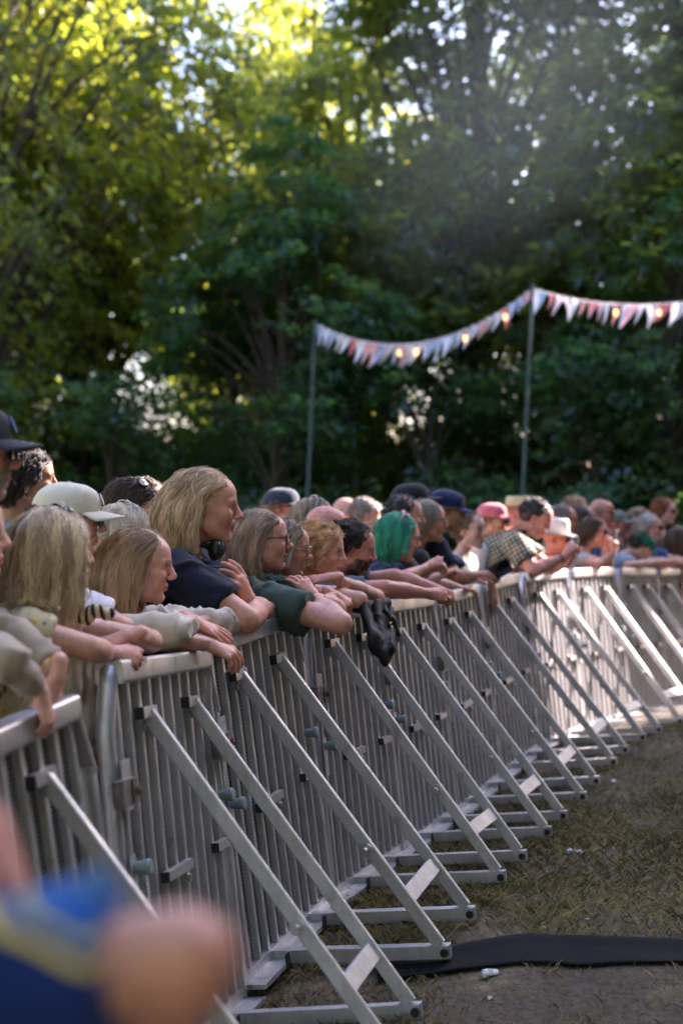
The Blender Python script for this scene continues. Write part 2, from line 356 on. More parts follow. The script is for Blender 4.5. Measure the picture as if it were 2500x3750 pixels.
def barrier(i):
    a, b = JO[i], JO[i+1]; zl, zr = DZ[i]; g = 0
    A = V(a[0], a[1], zl); B = V(b[0], b[1], zr); u = nrm(B-A); yy = nrm(np.cross(V(0, 0, 1), u)); zz = np.cross(u, yy)
    R = Matrix((u, yy, zz)).transposed() @ Matrix.Rotation(-TILT, 3, 'X')
    e = empty('crowd_barrier', A); e.rotation_euler = R.to_euler()
    tag(e, PANEL_LABELS[i], 'barrier', 'crowd barrier panels in a row')
    pitch = .0915
    for k in range(10): sub('bar', e, (.088 + pitch*k, random.uniform(-.001, .001), 0))
    for k in ('top_rail', 'corner_tube', 'post', 'end_post', 'gusset', 'base_plate', 'mesh_sheet', 'knob_plate'): sub(k, e)
    lp = sub('latch_plate', e); lb = sub('latch_block', e); sub('latch_bolt', lb); sub('hinge_gap', lb)
    sub('knob', e, (.055, -.004, .62), 'rubber_knob'); sub('knob', e, (.905, .002, .70), 'rubber_knob')
    for j, ax in enumerate((.29, .71)):
        s = sub('stub_rail', e, (ax-.005, 0, 1.03)); sub('end_cap', s)
        br = sub('brace', e, (ax, 0, 0)); sub('brace_pin' if j == 0 else 'brace_bolt', br)
        bm = sub('base_beam', e, (ax, 0, -.002)); sub('beam_cap', bm); sub('panel_foot_cap', e, (ax-.055, 0, 0))
        sub('bolt', e, (.088 + pitch*(2 if j == 0 else 7)-.0, -.0, .985))
        mr = sub('mid_rail', e, ((.42, .86)[j], 0, .545)); mr.scale = (1 if j == 0 else .55, 1, 1); sub('mid_cap', mr)
    if i % 3 != 2: sub('sticker', e, (.088 + pitch*(1 if i % 2 else 0), -.0025, .50 + .05*(i % 4)))
    sub('bolt', e, (.088 + pitch*5, 0, .5)); sub('cross_piece', e, (.5, 0, 0))
    return e
NPANEL = 13
for i in range(NPANEL): barrier(i)

# ------------------------------------------------------------------ unseen walls on the stage side, added to block the sun except one slit
M['shade_black'] = mat('black_shade_cloth', (.02, .02, .022), .9, var=.2, vscale=2)
def shade_wall(name, p0, p1, depth, h, label):
    """black sun-blocking wall, out of view, running p0->p1 in plan"""
    p0 = V(*p0); p1 = V(*p1); u = nrm(p1-p0); n = V(u[1], -u[0])
    mb = MB(); vs = []
    for z in (-.5, h):
        for q in (p0, p1, p1+n*depth, p0+n*depth): vs.append((q[0], q[1], z))
    mb.add(vs, [(0, 3, 2, 1), (4, 5, 6, 7), (0, 1, 5, 4), (1, 2, 6, 5), (2, 3, 7, 6), (3, 0, 4, 7)])
    return tag(mb.build(name, M['shade_black']), label, 'stage', kind='structure')
SH = V(SUN[0], SUN[1]); SHL = np.linalg.norm(SH); SH = SH/SHL
HIT = rail(8.5, 0)[:2]                       # the sunlit strip falls here
GAPC = HIT + SH*12.0
su = nrm(V(math.sin(R_(22)), math.cos(R_(22))))
SHADE_WALL_H = 10.8
shade_wall('stage_shade_wall', GAPC - su*22, GAPC - su*.85, .25, SHADE_WALL_H, 'unseen black wall on the stage side, added to shade the pit and crowd')
shade_wall('wing_shade_wall', GAPC + su*.85, GAPC + su*9, .25, SHADE_WALL_H, 'unseen black wall beyond the slit, added to bound the strip of sun')

# ------------------------------------------------------------------ trees
def leaf_mat(name, base, trans, seed):
    m = bpy.data.materials.new(name); m.use_nodes = True; nt = m.node_tree; N = nt.nodes; L = nt.links
    for n in list(N):
        if n.type != 'OUTPUT_MATERIAL': N.remove(n)
    out = [n for n in N if n.type == 'OUTPUT_MATERIAL'][0]
    at_ = N.new('ShaderNodeAttribute'); at_.attribute_name = 'Col'
    def tint(c):
        mx = N.new('ShaderNodeMix'); mx.data_type = 'RGBA'; mx.blend_type = 'MULTIPLY'; mx.inputs['Factor'].default_value = 1
        L.new(at_.outputs['Color'], mx.inputs['A']); mx.inputs['B'].default_value = (*c, 1); return mx.outputs['Result']
    d = N.new('ShaderNodeBsdfDiffuse'); L.new(tint(base), d.inputs[0])
    t = N.new('ShaderNodeBsdfTranslucent'); L.new(tint(trans), t.inputs[0])
    g = N.new('ShaderNodeBsdfGlossy'); g.inputs['Roughness'].default_value = .35; g.inputs[0].default_value = (.7, .75, .7, 1)
    m1 = N.new('ShaderNodeMixShader'); m1.inputs[0].default_value = .58; L.new(d.outputs[0], m1.inputs[1]); L.new(t.outputs[0], m1.inputs[2])
    m2 = N.new('ShaderNodeMixShader'); m2.inputs[0].default_value = .05; L.new(m1.outputs[0], m2.inputs[1]); L.new(g.outputs[0], m2.inputs[2])
    L.new(m2.outputs[0], out.inputs[0]); return m
M['leaf_a'] = leaf_mat('leaves_mid_green', (.034, .072, .036), (.40, .47, .05), 1)
M['leaf_b'] = leaf_mat('leaves_blue_green', (.023, .068, .047), (.22, .40, .08), 2)
M['leaf_c'] = leaf_mat('leaves_yellow_green', (.042, .074, .030), (.50, .56, .04), 3)
M['bark'] = mat('grey_brown_bark', (.075, .060, .048), .9, var=.4, vscale=8, bump=.6, bscale=30)
def crown_mesh(name, seed, h0, h1, rad, ntw, nleaf, ls, droop, gate):
    """leaf sprays through the crown's volume"""
    r = np.random.default_rng(seed)
    P = []
    while len(P) < ntw:
        q = r.uniform(-1, 1, (ntw*4, 3)); t = (q[:, 2]+1)/2
        prof = np.sqrt(np.clip(1-np.abs(2*t**.85-1)**2.2, 0, 1))*(.75+.25*np.sin(t*9+seed))
        rr = np.hypot(q[:, 0], q[:, 1]); x = np.stack([q[:, 0]*rad, q[:, 1]*rad, h0+t*(h1-h0)], 1)
        ns = vnoise(x*.55, seed) + .5*vnoise(x*1.3, seed+9)
        ok = (rr < prof) & (r.random(len(q)) < np.clip(.45*rr/np.maximum(prof, .05)+.25, 0, 1)) & (ns > gate)
        P += list(x[ok])
    P = np.array(P[:ntw]); out = nrm_rows(np.c_[P[:, :2], np.zeros(ntw)])
    vs = []; cs = []
    ax = out + r.normal(0, .45, (ntw, 3)); ax[:, 2] = r.normal(-droop, .25, ntw); ax = nrm_rows(ax)
    sd = nrm_rows(np.cross(ax, np.array([0, 0, 1.0])) + r.normal(0, .15, (ntw, 3)))
    N_ = ntw*nleaf; ax = np.repeat(ax, nleaf, 0); sd = np.repeat(sd, nleaf, 0); C = np.repeat(P, nleaf, 0)
    L_ = np.repeat(r.uniform(.5, 1.15, ntw), nleaf)
    s = r.uniform(-.5, .75, N_); q = r.normal(0, .28, N_)*(1-.6*np.abs(s)); zt = r.normal(0, .07, N_)
    C = C + ax*(s*L_)[:, None] + sd*(q*L_)[:, None]; C[:, 2] += zt - .25*(np.clip(s, 0, 1)*L_)**2*(1+droop)
    up = np.cross(sd, ax); a = r.uniform(-1.3, 1.3, N_); dirn = nrm_rows(ax*np.cos(a)[:, None] + sd*np.sin(a)[:, None] + r.normal(0, .3, (N_, 3)) + np.array([0, 0, -.25]))
    nn = nrm_rows(up + r.normal(0, .45, (N_, 3))); wd = nrm_rows(np.cross(nn, dirn)); sz = ls*r.uniform(.6, 1.25, N_)
    v = np.stack([C - dirn*(sz*.5)[:, None], C + wd*(sz*.30)[:, None] + nn*(sz*.06)[:, None], C + dirn*(sz*.6)[:, None] - np.array([0, 0, 1])*(sz*.12)[:, None], C - wd*(sz*.30)[:, None] + nn*(sz*.06)[:, None]], 1).reshape(-1, 3)
    f = np.arange(4*N_).reshape(N_, 4)
    tw = np.repeat(r.uniform(.75, 1.25, ntw), nleaf)*r.uniform(.8, 1.2, N_)
    hue = np.repeat(r.uniform(-.12, .16, ntw), nleaf) + r.uniform(-.06, .06, N_)
    col = np.stack([tw*(1+hue), tw, tw*(1-hue)], 1)
    me = mesh_np(name, v, f, True); colattr(me, np.repeat(col, 4, 0)); return me, P
def nrm_rows(a): return a/(np.linalg.norm(a, axis=1, keepdims=True)+1e-9)
def trunk_mesh(name, seed, P, h1, r0):
    r = np.random.default_rng(seed); mb = MB(); pts = []; bend = r.normal(0, .25, 2)
    for k in range(9):
        t = k/8; pts.append((bend[0]*math.sin(t*3)*.6, bend[1]*math.sin(t*2.5)*.6, -.3 + t*h1*.86))
    rad = [r0*(1.5 if k == 0 else 1)*(1-.85*(k/8)) + .02 for k in range(9)]
    mb.tube(pts, rad, 9)
    idx = r.choice(len(P), min(44, len(P)), replace=False)
    for i in idx:
        p = P[i]; zb = max(1.2, p[2]*r.uniform(.45, .8)); t = zb/(h1*.86); k = min(int(t*8), 7); b = np.array(pts[k]); b = b + (np.array(pts[k+1])-b)*(t*8-k)
        rb = max(.03, rad[k]*.42); mid = (b+p)/2 + V(0, 0, .25*np.linalg.norm(p-b)) + r.normal(0, .12, 3)
        c = [b*(1-s)**2 + 2*mid*s*(1-s) + p*s*s for s in (0, .25, .5, .75, 1)]
        mb.tube(c, [rb, rb*.75, rb*.5, rb*.3, .012], 6, False)
        for j in range(2):
            q = p + r.normal(0, .5, 3); mb.tube([c[3], (c[3]+q)/2+r.normal(0, .06, 3), q], [rb*.3, rb*.18, .008], 5, False)
    return mb.mesh(name, True)
TREES = {}
def tree_kind(key, lm, *a, r0=.28):
    cm, P = crown_mesh('crown_'+key, *a); cm.materials.append(M[lm]); tm = trunk_mesh('trunk_'+key, a[0]+50, P, a[2], r0); tm.materials.append(M['bark']); TREES[key] = (cm, tm)
#            seed h0  h1  rad  ntw  nleaf size droop gate
tree_kind('beech', 'leaf_a', 21, 1.6, 15, 4.0, 1000, 30, .19, .25, .0)
tree_kind('maple', 'leaf_b', 22, 1.2, 13, 3.8, 1000, 30, .20, .15, .04)
tree_kind('airy', 'leaf_c', 23, 2.4, 17, 4.4, 760, 30, .18, .6, .08)
tree_kind('bush', 'leaf_b', 24, .2, 4.6, 2.4, 300, 30, .15, .1, -.12, r0=.08)
tree_kind('dense', 'leaf_a', 25, 1.0, 16, 4.2, 1500, 30, .19, .2, -.12)
GREN = 'trees of the wood behind the crowd'
def tree(key, x, y, sc=1.0, rz=0, label='', name='leafy_tree', zs=1.0):
    e = empty(name, (x, y, 0)); e.rotation_euler = (0, 0, rz); e.scale = (sc, sc, sc*zs)
    tag(e, label, 'tree' if name != 'shrub' else 'shrub', GREN if name != 'shrub' else 'shrubs behind the crowd')
    cm, tm = TREES[key]; tag(link('crown', cm, None, e), kind='stuff'); link('trunk', tm, None, e)
FAR = 'tall leafy tree deeper in the wood behind the crowd'
for key, x, y, sc, rz, lb in [
    ('airy', -6.0, 24, 1.0, .4, 'arching sunlit yellow green tree at the left edge'),
    ('beech', -5.0, 27.5, .95, 1.9, 'drooping green beech left of the sky gap'),
    ('maple', -.9, 23.5, .62, .6, 'lower broad leaved tree behind the left bunting pole'),
    ('dense', 2.3, 25.5, .98, 2.8, 'big dark tree rising between the two bunting poles'),
    ('dense', 6.2, 24.5, 1.05, 4.1, 'dark tree at the right edge behind the bunting'),
    ('maple', 5.0, 21.6, .5, 5.2, 'low dark green tree at lower right behind the hats'),
    ('airy', -.6, 36, 1.0, 1.2, FAR), ('airy', 5.2, 34, 1.0, 2.2, FAR), ('beech', .4, 31, .84, 2.6, FAR), ('airy', -2.4, 42, 1.05, 4.4, FAR), ('maple', -7.8, 29, .85, 3.6, FAR),
    ('beech', -9.5, 35, 1.2, 2.2, FAR), ('airy', -9.6, 43, 1.25, 5.1, FAR),
    ('beech', -4.0, 50, .72, 2.9, FAR),
    ('maple', 10.2, 28, 1.2, 2.0, FAR), ('dense', 14.5, 33, 1.3, 1.1, FAR),
    ('dense', 16.5, 39, 1.5, 5.1, FAR), ('dense', 12, 38, 1.4, 2.1, FAR)]:  # dense trees added on the right to shade the nearer ones
    tree(key, x, y, sc, rz, lb)
for k, (x, y, sc, rz) in enumerate([(-6.2, 21.5, .85, 0), (-3.6, 22.3, .8, 1.3), (-1.0, 21.8, .75, 2.2), (1.4, 22.4, .85, 3.4), (3.8, 21.4, .9, 4.6), (6.3, 22, 1.0, 5.5), (-8.5, 25, 1.1, .7), (-2.0, 27, 1.1, 2.0), (3.4, 29, 1.2, 3.0), (-5.2, 31, 1.5, 1.0), (-8.0, 32, 1.6, 2.0), (-2.6, 34, 1.5, 3.0), (1.0, 33, 1.4, 4.0), (6.5, 34, 1.6, 5.0)]):
    tree('bush', x, y, sc, rz, 'dark green shrub below the trees, behind the heads', 'shrub')

for k, (x, y, sc, rz) in enumerate([(-9, -7, 1.2, 1), (-3, -10, 1.3, 2), (4, -11, 1.25, 3), (10, -8, 1.3, 4), (-13, 3, 1.2, 5), (-14, 13, 1.2, 0.5)]):  # unseen trees added to cut low sky light from the camera side
    tree('dense', x, y, sc, rz, 'unseen leafy tree added beside or behind the camera to block low sky')
# ------------------------------------------------------------------ bunting and its poles
M['pole'] = mat('green_grey_pole', (.05, .10, .10), .5, var=.15)
BT = [at(724, 745, 18.0), at(1221, 664, 17.2), at(1600, 690, 16.2)]
for (ft, tp, lb) in (((706, 1150), BT[0], 'thin grey green pole holding the left end of the bunting'), ((1199, 1160), BT[1], 'thin grey green pole holding the peak of the bunting')):
    d = tp[1]; f = at(ft[0], ft[1], d); k = (0 - tp[2])/(f[2]-tp[2]); g = tp + (f-tp)*k
    e = empty('bunting_pole', g); tag(e, lb, 'pole', 'bunting poles')
    MB().tube([np.zeros(3), tp-g], [.023, .019], 10).build('pole_shaft', M['pole'], e, True)
    MB().tube([tp-g+V(0, 0, -.01), tp-g+V(0, 0, .05)], [.03, .02], 8).build('pole_cap', M['pole'], e, True)
FLC = [(.78, .80, .86), (.80, .25, .25), (.50, .62, .82), (.90, .90, .92), (.86, .48, .48)]
fm = [mat('bunting_cloth_%d' % i, c, .8, var=.12, vscale=15) for i, c in enumerate(FLC)]
for m_ in fm: m_.node_tree.nodes['Principled BSDF'].inputs['Subsurface Weight'].default_value = 0
flag_me = []
for i in range(3):
    r = np.random.default_rng(i); vs = []; fs = []
    for k in range(5):
        t = k/4; wv = .02*math.sin(t*4+i*2); sw = (-.06-.035*i)*t*t
        hw = .064*(1-t)+.006
        vs += [(-hw+sw, wv, -.30*t), (0+sw, wv+.025*(1-t), -.30*t), (hw+sw, wv, -.30*t)]
    for k in range(4):
        fs += [(3*k, 3*k+1, 3*k+4, 3*k+3), (3*k+1, 3*k+2, 3*k+5, 3*k+4)]
    flag_me.append((vs, fs))
FM = {(i, c): (lambda me: (me.materials.append(fm[c]), me)[1])(MB().add(*flag_me[i]).mesh('flag', True)) for i in range(3) for c in range(5)}
bulb_me = MB().tube([(0, 0, 0), (0, 0, -.03), (0, 0, -.06), (0, 0, -.085)], [.010, .022, .024, .010], 8).mesh('bulb', True)
bulb_me.materials.append(mat('warm_bulb', (1, .6, .3), .4, emit=((1, .5, .16), .5)))
sock_me = MB().tube([(0, 0, .03), (0, 0, -.005)], .013, 6).mesh('bulb_socket', True); sock_me.materials.append(M['black_plastic'])
def bunting(a, b, sag, n, label, bulbs):
    e = empty('bunting', a); tag(e, label, 'bunting', 'flag bunting strings')
    pt = lambda t: a + (b-a)*t + V(0, 0, -4*sag*t*(1-t))
    MB().tube([pt(k/24)-a for k in range(25)], .008, 5).build('string', fm[3], e, True)
    yaw = math.atan2((b-a)[1], (b-a)[0])
    for k in range(n):
        t = (k+.5)/n; i = random.randrange(3); c = random.choices(range(5), [4, 2, 3, 4, 2])[0]
        o = link('flag', FM[(i, c)], None, e); o.location = pt(t)-a; s = random.uniform(.62, 1.0)
        o.scale = (s*random.uniform(.9, 1.25), s, s); o.rotation_euler = (random.uniform(-.25, .25), random.uniform(-.25, .2), yaw + random.uniform(-.5, .5))
    for t in bulbs:
        o = link('bulb', bulb_me, None, e); o.location = pt(t)-a+V(0, -.02, -.06); s = link('bulb_socket', sock_me, None, o)
bunting(BT[0], BT[1], .44, 30, 'string of pink and white triangular flags sagging between the two poles', [.40, .475, .70, .88])
bunting(BT[1], BT[2], .11, 20, 'string of pale flags running from the right pole out of the picture', [.52, .78, .97])


# ------------------------------------------------------------------ implicit bodies: fields of blended primitives, meshed with surface nets
class Field:
    def __init__(s, lo, hi, h):
        s.h = h; s.o = np.array(lo) - 3*h; n = np.ceil((np.array(hi) - s.o)/h).astype(int) + 4
        s.F = np.ones(n, np.float32); s.n = n
    def _box(s, lo, hi):
        i0 = np.clip(np.floor((lo - s.o)/s.h).astype(int), 0, s.n); i1 = np.clip(np.ceil((hi - s.o)/s.h).astype(int)+1, 0, s.n)
        ax = [s.o[k] + s.h*np.arange(i0[k], i1[k]) for k in range(3)]
        return tuple(slice(i0[k], i1[k]) for k in range(3)), ax[0][:, None, None], ax[1][None, :, None], ax[2][None, None, :]
    def put(s, p):
        kind, g, k, neg = p[0], p[1], p[2], p[3]
        mrg = k + 2.5*s.h
        if kind == 'cap':
            a, b, ra, rb, sq, flat = g; r = max(ra, rb)*(max(1, sq[1]) if sq else 1)
            lo = np.minimum(a, b) - r - mrg; hi = np.maximum(a, b) + r + mrg
            sl, X, Y, Z = s._box(lo, hi)
            if min(x.stop-x.start for x in sl) <= 0: return
            ab = b-a; L2 = ab.dot(ab)+1e-9
            px, py, pz = X-a[0], Y-a[1], Z-a[2]
            tr = (px*ab[0]+py*ab[1]+pz*ab[2])/L2; t = np.clip(tr, 0, 1)
            qx, qy, qz = px-ab[0]*t, py-ab[1]*t, pz-ab[2]*t
            if sq:
                w_, f = sq; c = (qx*w_[0]+qy*w_[1]+qz*w_[2])*(1-1/f); qx = qx-w_[0]*c; qy = qy-w_[1]*c; qz = qz-w_[2]*c
            d = np.sqrt(qx*qx+qy*qy+qz*qz) - (ra+(rb-ra)*t)
            if flat: d = np.maximum(d, (tr-1)*math.sqrt(L2))
        else:
            c, rad, Rm = g; r = max(rad); lo = c-r-mrg; hi = c+r+mrg
            sl, X, Y, Z = s._box(lo, hi)
            if min(x.stop-x.start for x in sl) <= 0: return
            px, py, pz = X-c[0], Y-c[1], Z-c[2]
            q = [(px*Rm[0, i]+py*Rm[1, i]+pz*Rm[2, i])/rad[i] for i in range(3)]
            k0 = np.sqrt(q[0]**2+q[1]**2+q[2]**2)+1e-6; k1 = np.sqrt((q[0]/rad[0])**2+(q[1]/rad[1])**2+(q[2]/rad[2])**2)+1e-6
            d = k0*(k0-1)/k1
        F = s.F[sl]
        if neg:
            d = -d; hh = np.clip(.5-.5*(d-F)/k, 0, 1) if k > 0 else (d < F)*1.0
            s.F[sl] = (d*(1-hh)+F*hh + k*hh*(1-hh)) if k > 0 else np.maximum(F, d)
        else:
            if k > 0:
                hh = np.clip(.5+.5*(d-F)/k, 0, 1); s.F[sl] = d*(1-hh)+F*hh - k*hh*(1-hh)
            else: s.F[sl] = np.minimum(F, d)
    def mesh(s):
        F = s.F; sg = F < 0
        c = np.zeros(tuple(n-1 for n in F.shape), np.int8)
        for i in (0, 1):
            for j in (0, 1):
                for k in (0, 1): c += sg[i:F.shape[0]-1+i, j:F.shape[1]-1+j, k:F.shape[2]-1+k]
        act = (c > 0) & (c < 8); ids = np.argwhere(act); idx = np.full(act.shape, -1, np.int32); idx[act] = np.arange(len(ids))
        acc = np.zeros((len(ids), 3)); cnt = np.zeros(len(ids)); cor = [(i, j, k) for i in (0, 1) for j in (0, 1) for k in (0, 1)]
        for a in cor:
            for ax in range(3):
                if a[ax]: continue
                b = list(a); b[ax] = 1
                fa = F[ids[:, 0]+a[0], ids[:, 1]+a[1], ids[:, 2]+a[2]]; fb = F[ids[:, 0]+b[0], ids[:, 1]+b[1], ids[:, 2]+b[2]]
                cr = (fa < 0) != (fb < 0); t = np.where(cr, fa/np.where(cr, fa-fb, 1), 0)
                p = np.zeros((len(ids), 3)); p[:] = a; p[:, ax] += t; acc[cr] += p[cr]; cnt[cr] += 1
        vs = (ids + acc/np.maximum(cnt, 1)[:, None])*s.h + s.o
        fs = []
        for ax in range(3):
            sa = [slice(1, None)]*3; sb = [slice(1, None)]*3; sa[ax] = slice(0, -1)
            A = sg[tuple(sa)] if False else None
            n = F.shape; o1, o2 = [(1, 2), (2, 0), (0, 1)][ax]
            s0 = [slice(1, n[i]-1) for i in range(3)]; s1 = list(s0); s0[ax] = slice(0, n[ax]-1); s1[ax] = slice(1, n[ax])
            a, b = sg[tuple(s0)], sg[tuple(s1)]
            e = np.argwhere(a != b)
            if len(e) == 0: continue
            ins = a[e[:, 0], e[:, 1], e[:, 2]]; base = e.copy(); base[:, o1] += 1; base[:, o2] += 1
            def cell(d1, d2):
                q = base.copy(); q[:, o1] += d1; q[:, o2] += d2; return idx[q[:, 0], q[:, 1], q[:, 2]]
            Q = np.stack([cell(-1, -1), cell(0, -1), cell(0, 0), cell(-1, 0)], 1)
            Q[~ins] = Q[~ins][:, ::-1]; fs.append(Q)
        return vs, np.concatenate(fs) if fs else np.zeros((0, 4), int)
def cap(a, b, ra, rb=None, k=.015, sq=None, flat=False, neg=False): return ('cap', (np.array(a, float), np.array(b, float), ra, ra if rb is None else rb, sq, flat), k, neg)
def ell(c, rad, R=np.eye(3), k=.015, neg=False): return ('ell', (np.array(c, float), tuple(rad), np.asarray(R)), k, neg)
def bounds(ps):
    lo = np.full(3, 1e9); hi = -lo
    for p in ps:
        if p[3]: continue
        if p[0] == 'cap':
            a, b, ra, rb, sq, fl = p[1]; r = max(ra, rb)*(max(1, sq[1]) if sq else 1); lo = np.minimum(lo, np.minimum(a, b)-r); hi = np.maximum(hi, np.maximum(a, b)+r)
        else:
            c, rad, R = p[1]; r = max(rad); lo = np.minimum(lo, c-r); hi = np.maximum(hi, c+r)
    return lo, hi
def nets(ps, h):
    f = Field(*bounds(ps), h)
    for p in ps: f.put(p)
    return f.mesh()
def vnormals(v, f):
    a, b, c, d = v[f[:, 0]], v[f[:, 1]], v[f[:, 2]], v[f[:, 3]]; n = np.cross(c-a, d-b); out = np.zeros_like(v)
    for i in range(4): np.add.at(out, f[:, i], n)
    return nrm_rows(out)
def smooth_v(v, f, it=1, lam=.5):
    n = len(v)
    for _ in range(it):
        acc = np.zeros_like(v); cnt = np.zeros(n)
        for i in range(4):
            j = f[:, (i+1) % 4]; np.add.at(acc, f[:, i], v[j]); np.add.at(cnt, f[:, i], 1); np.add.at(acc, j, v[f[:, i]]); np.add.at(cnt, j, 1)
        v = v + lam*(acc/np.maximum(cnt, 1)[:, None]-v)
    return v
def rotm(yaw=0, pitch=0, roll=0):
    return np.array(Matrix.Rotation(R_(yaw), 3, 'Z') @ Matrix.Rotation(R_(pitch), 3, 'Y') @ Matrix.Rotation(R_(roll), 3, 'X'))

M['skin'] = mat('skin', rough=.46, attr='Col', spec=.42, sss=.12, bump=.12, bscale=220, var=.14, vscale=38)
HAIRM = {}
def hair_mat(c, kind):
    key = (tuple(round(x, 3) for x in c), kind)
    if key in HAIRM: return HAIRM[key]
    m = bpy.data.materials.new('hair_' + kind); m.use_nodes = True; nt = m.node_tree; N = nt.nodes; L = nt.links; b = N['Principled BSDF']
    b.inputs['Roughness'].default_value = .36; b.inputs['Specular IOR Level'].default_value = .5
    a = N.new('ShaderNodeAttribute'); a.attribute_name = 'tint'
    mx = N.new('ShaderNodeMix'); mx.data_type = 'RGBA'
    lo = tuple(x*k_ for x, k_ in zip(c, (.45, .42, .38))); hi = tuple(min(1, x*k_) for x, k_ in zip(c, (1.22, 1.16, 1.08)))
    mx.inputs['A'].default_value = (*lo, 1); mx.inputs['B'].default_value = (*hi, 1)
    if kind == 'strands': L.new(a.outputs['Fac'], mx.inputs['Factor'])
    else:
        tc = N.new('ShaderNodeTexCoord'); n = N.new('ShaderNodeTexNoise'); n.inputs['Scale'].default_value = 60; L.new(tc.outputs['Object'], n.inputs['Vector'])
        s = N.new('ShaderNodeMath'); s.operation = 'MULTIPLY'; s.inputs[1].default_value = .7; L.new(n.outputs['Fac'], s.inputs[0]); L.new(s.outputs[0], mx.inputs['Factor'])
        bp = N.new('ShaderNodeBump'); bp.inputs['Strength'].default_value = .6; bp.inputs['Distance'].default_value = .01; L.new(n.outputs['Fac'], bp.inputs['Height']); L.new(bp.outputs[0], b.inputs['Normal'])
    L.new(mx.outputs['Result'], b.inputs['Base Color']); HAIRM[key] = m; return m

CLOTHM = {}
def cloth_mat(c, pat=None):
    key = (tuple(c), pat)
    if key in CLOTHM: return CLOTHM[key]
    m = mat('cloth_' + (pat or 'plain'), c, .85, spec=.2, var=.12, vscale=9, bump=.25, bscale=14)
    nt = m.node_tree; N = nt.nodes; L = nt.links; b = N['Principled BSDF']
    b.inputs['Sheen Weight'].default_value = .15
    if pat:
        tc = N.new('ShaderNodeTexCoord'); mx = N.new('ShaderNodeMix'); mx.data_type = 'RGBA'
        if pat == 'plaid':
            mp = N.new('ShaderNodeMapping'); mp.inputs['Rotation'].default_value = (.2, .5, .3); L.new(tc.outputs['Object'], mp.inputs[0])
            ws = []
            for d in ('X', 'Z', 'Y'):
                w_ = N.new('ShaderNodeTexWave'); w_.bands_direction = d; w_.inputs['Scale'].default_value = 11; L.new(mp.outputs[0], w_.inputs['Vector']); ws.append(w_)
            s1 = N.new('ShaderNodeMath'); s1.operation = 'ADD'; L.new(ws[0].outputs['Fac'], s1.inputs[0]); L.new(ws[1].outputs['Fac'], s1.inputs[1])
            s2 = N.new('ShaderNodeMath'); s2.operation = 'MULTIPLY_ADD'; s2.inputs[1].default_value = .5; L.new(ws[2].outputs['Fac'], s2.inputs[0]); L.new(s1.outputs[0], s2.inputs[2])
            rp = N.new('ShaderNodeValToRGB'); e = rp.color_ramp.elements; e[0].position = .40; e[0].color = (.02, .028, .045, 1); e[1].position = .75; e[1].color = (.42, .40, .28, 1)
            dv = N.new('ShaderNodeMath'); dv.operation = 'MULTIPLY'; dv.inputs[1].default_value = .45; L.new(s2.outputs[0], dv.inputs[0]); L.new(dv.outputs[0], rp.inputs[0]); L.new(rp.outputs[0], b.inputs['Base Color'])
        if pat == 'floral':
            v1 = N.new('ShaderNodeTexVoronoi'); v1.inputs['Scale'].default_value = 30; L.new(tc.outputs['Object'], v1.inputs['Vector'])
            mp = N.new('ShaderNodeMapping'); mp.inputs['Scale'].default_value = (1, 1, .45); mp.inputs['Rotation'].default_value = (.4, .6, 0); L.new(tc.outputs['Object'], mp.inputs[0])
            v2 = N.new('ShaderNodeTexVoronoi'); v2.inputs['Scale'].default_value = 52; L.new(mp.outputs[0], v2.inputs['Vector'])
            r1 = N.new('ShaderNodeValToRGB'); e = r1.color_ramp.elements; e[0].position = .22; e[0].color = (.62, .42, .06, 1); e[1].position = .30; e[1].color = (.62, .56, .34, 1); r1.color_ramp.interpolation = 'EASE'
            r2 = N.new('ShaderNodeValToRGB'); e = r2.color_ramp.elements; e[0].position = .26; e[0].color = (1, 1, 1, 1); e[1].position = .33; e[1].color = (0, 0, 0, 1)
            L.new(v1.outputs['Distance'], r1.inputs[0]); L.new(v2.outputs['Distance'], r2.inputs[0]); L.new(r2.outputs[0], mx.inputs['Factor']); L.new(r1.outputs[0], mx.inputs['A']); mx.inputs['B'].default_value = (.10, .17, .08, 1)
            L.new(mx.outputs['Result'], b.inputs['Base Color'])
        if pat == 'scarf':
            w_ = N.new('ShaderNodeTexWave'); w_.inputs['Scale'].default_value = 14; w_.inputs['Distortion'].default_value = 4; L.new(tc.outputs['Object'], w_.inputs['Vector'])
            rp = N.new('ShaderNodeValToRGB'); rp.color_ramp.interpolation = 'CONSTANT'; e = rp.color_ramp.elements; e[0].color = (.01, .012, .02, 1); e[1].position = .45; e[1].color = (.72, .62, .42, 1)
            L.new(w_.outputs['Fac'], rp.inputs[0]); L.new(rp.outputs[0], b.inputs['Base Color'])
        if pat == 'football':
            sp = N.new('ShaderNodeSeparateXYZ'); L.new(tc.outputs['Object'], sp.inputs[0])
            rp = N.new('ShaderNodeValToRGB'); rp.color_ramp.interpolation = 'CONSTANT'; e = rp.color_ramp.elements
            e[0].position = 0; e[0].color = (.005, .02, .12, 1); e[1].position = .585; e[1].color = (.55, .42, .05, 1)
            for p_, c_ in ((.64, (.005, .05, .26)), (.71, (.40, .38, .12)), (.745, (.008, .09, .38)), (.86, (.03, .11, .26))):
                q = e.new(p_); q.color = (*c_, 1)
            mr = N.new('ShaderNodeMapRange'); mr.inputs[1].default_value = 1.445; mr.inputs[2].default_value = 1.585; ad = N.new('ShaderNodeMath'); ad.operation = 'MULTIPLY_ADD'; ad.inputs[1].default_value = .32; L.new(sp.outputs['X'], ad.inputs[0]); L.new(sp.outputs['Z'], ad.inputs[2]); L.new(ad.outputs[0], mr.inputs[0])
            L.new(mr.outputs[0], rp.inputs[0]); L.new(rp.outputs[0], b.inputs['Base Color'])
    CLOTHM[key] = m; return m

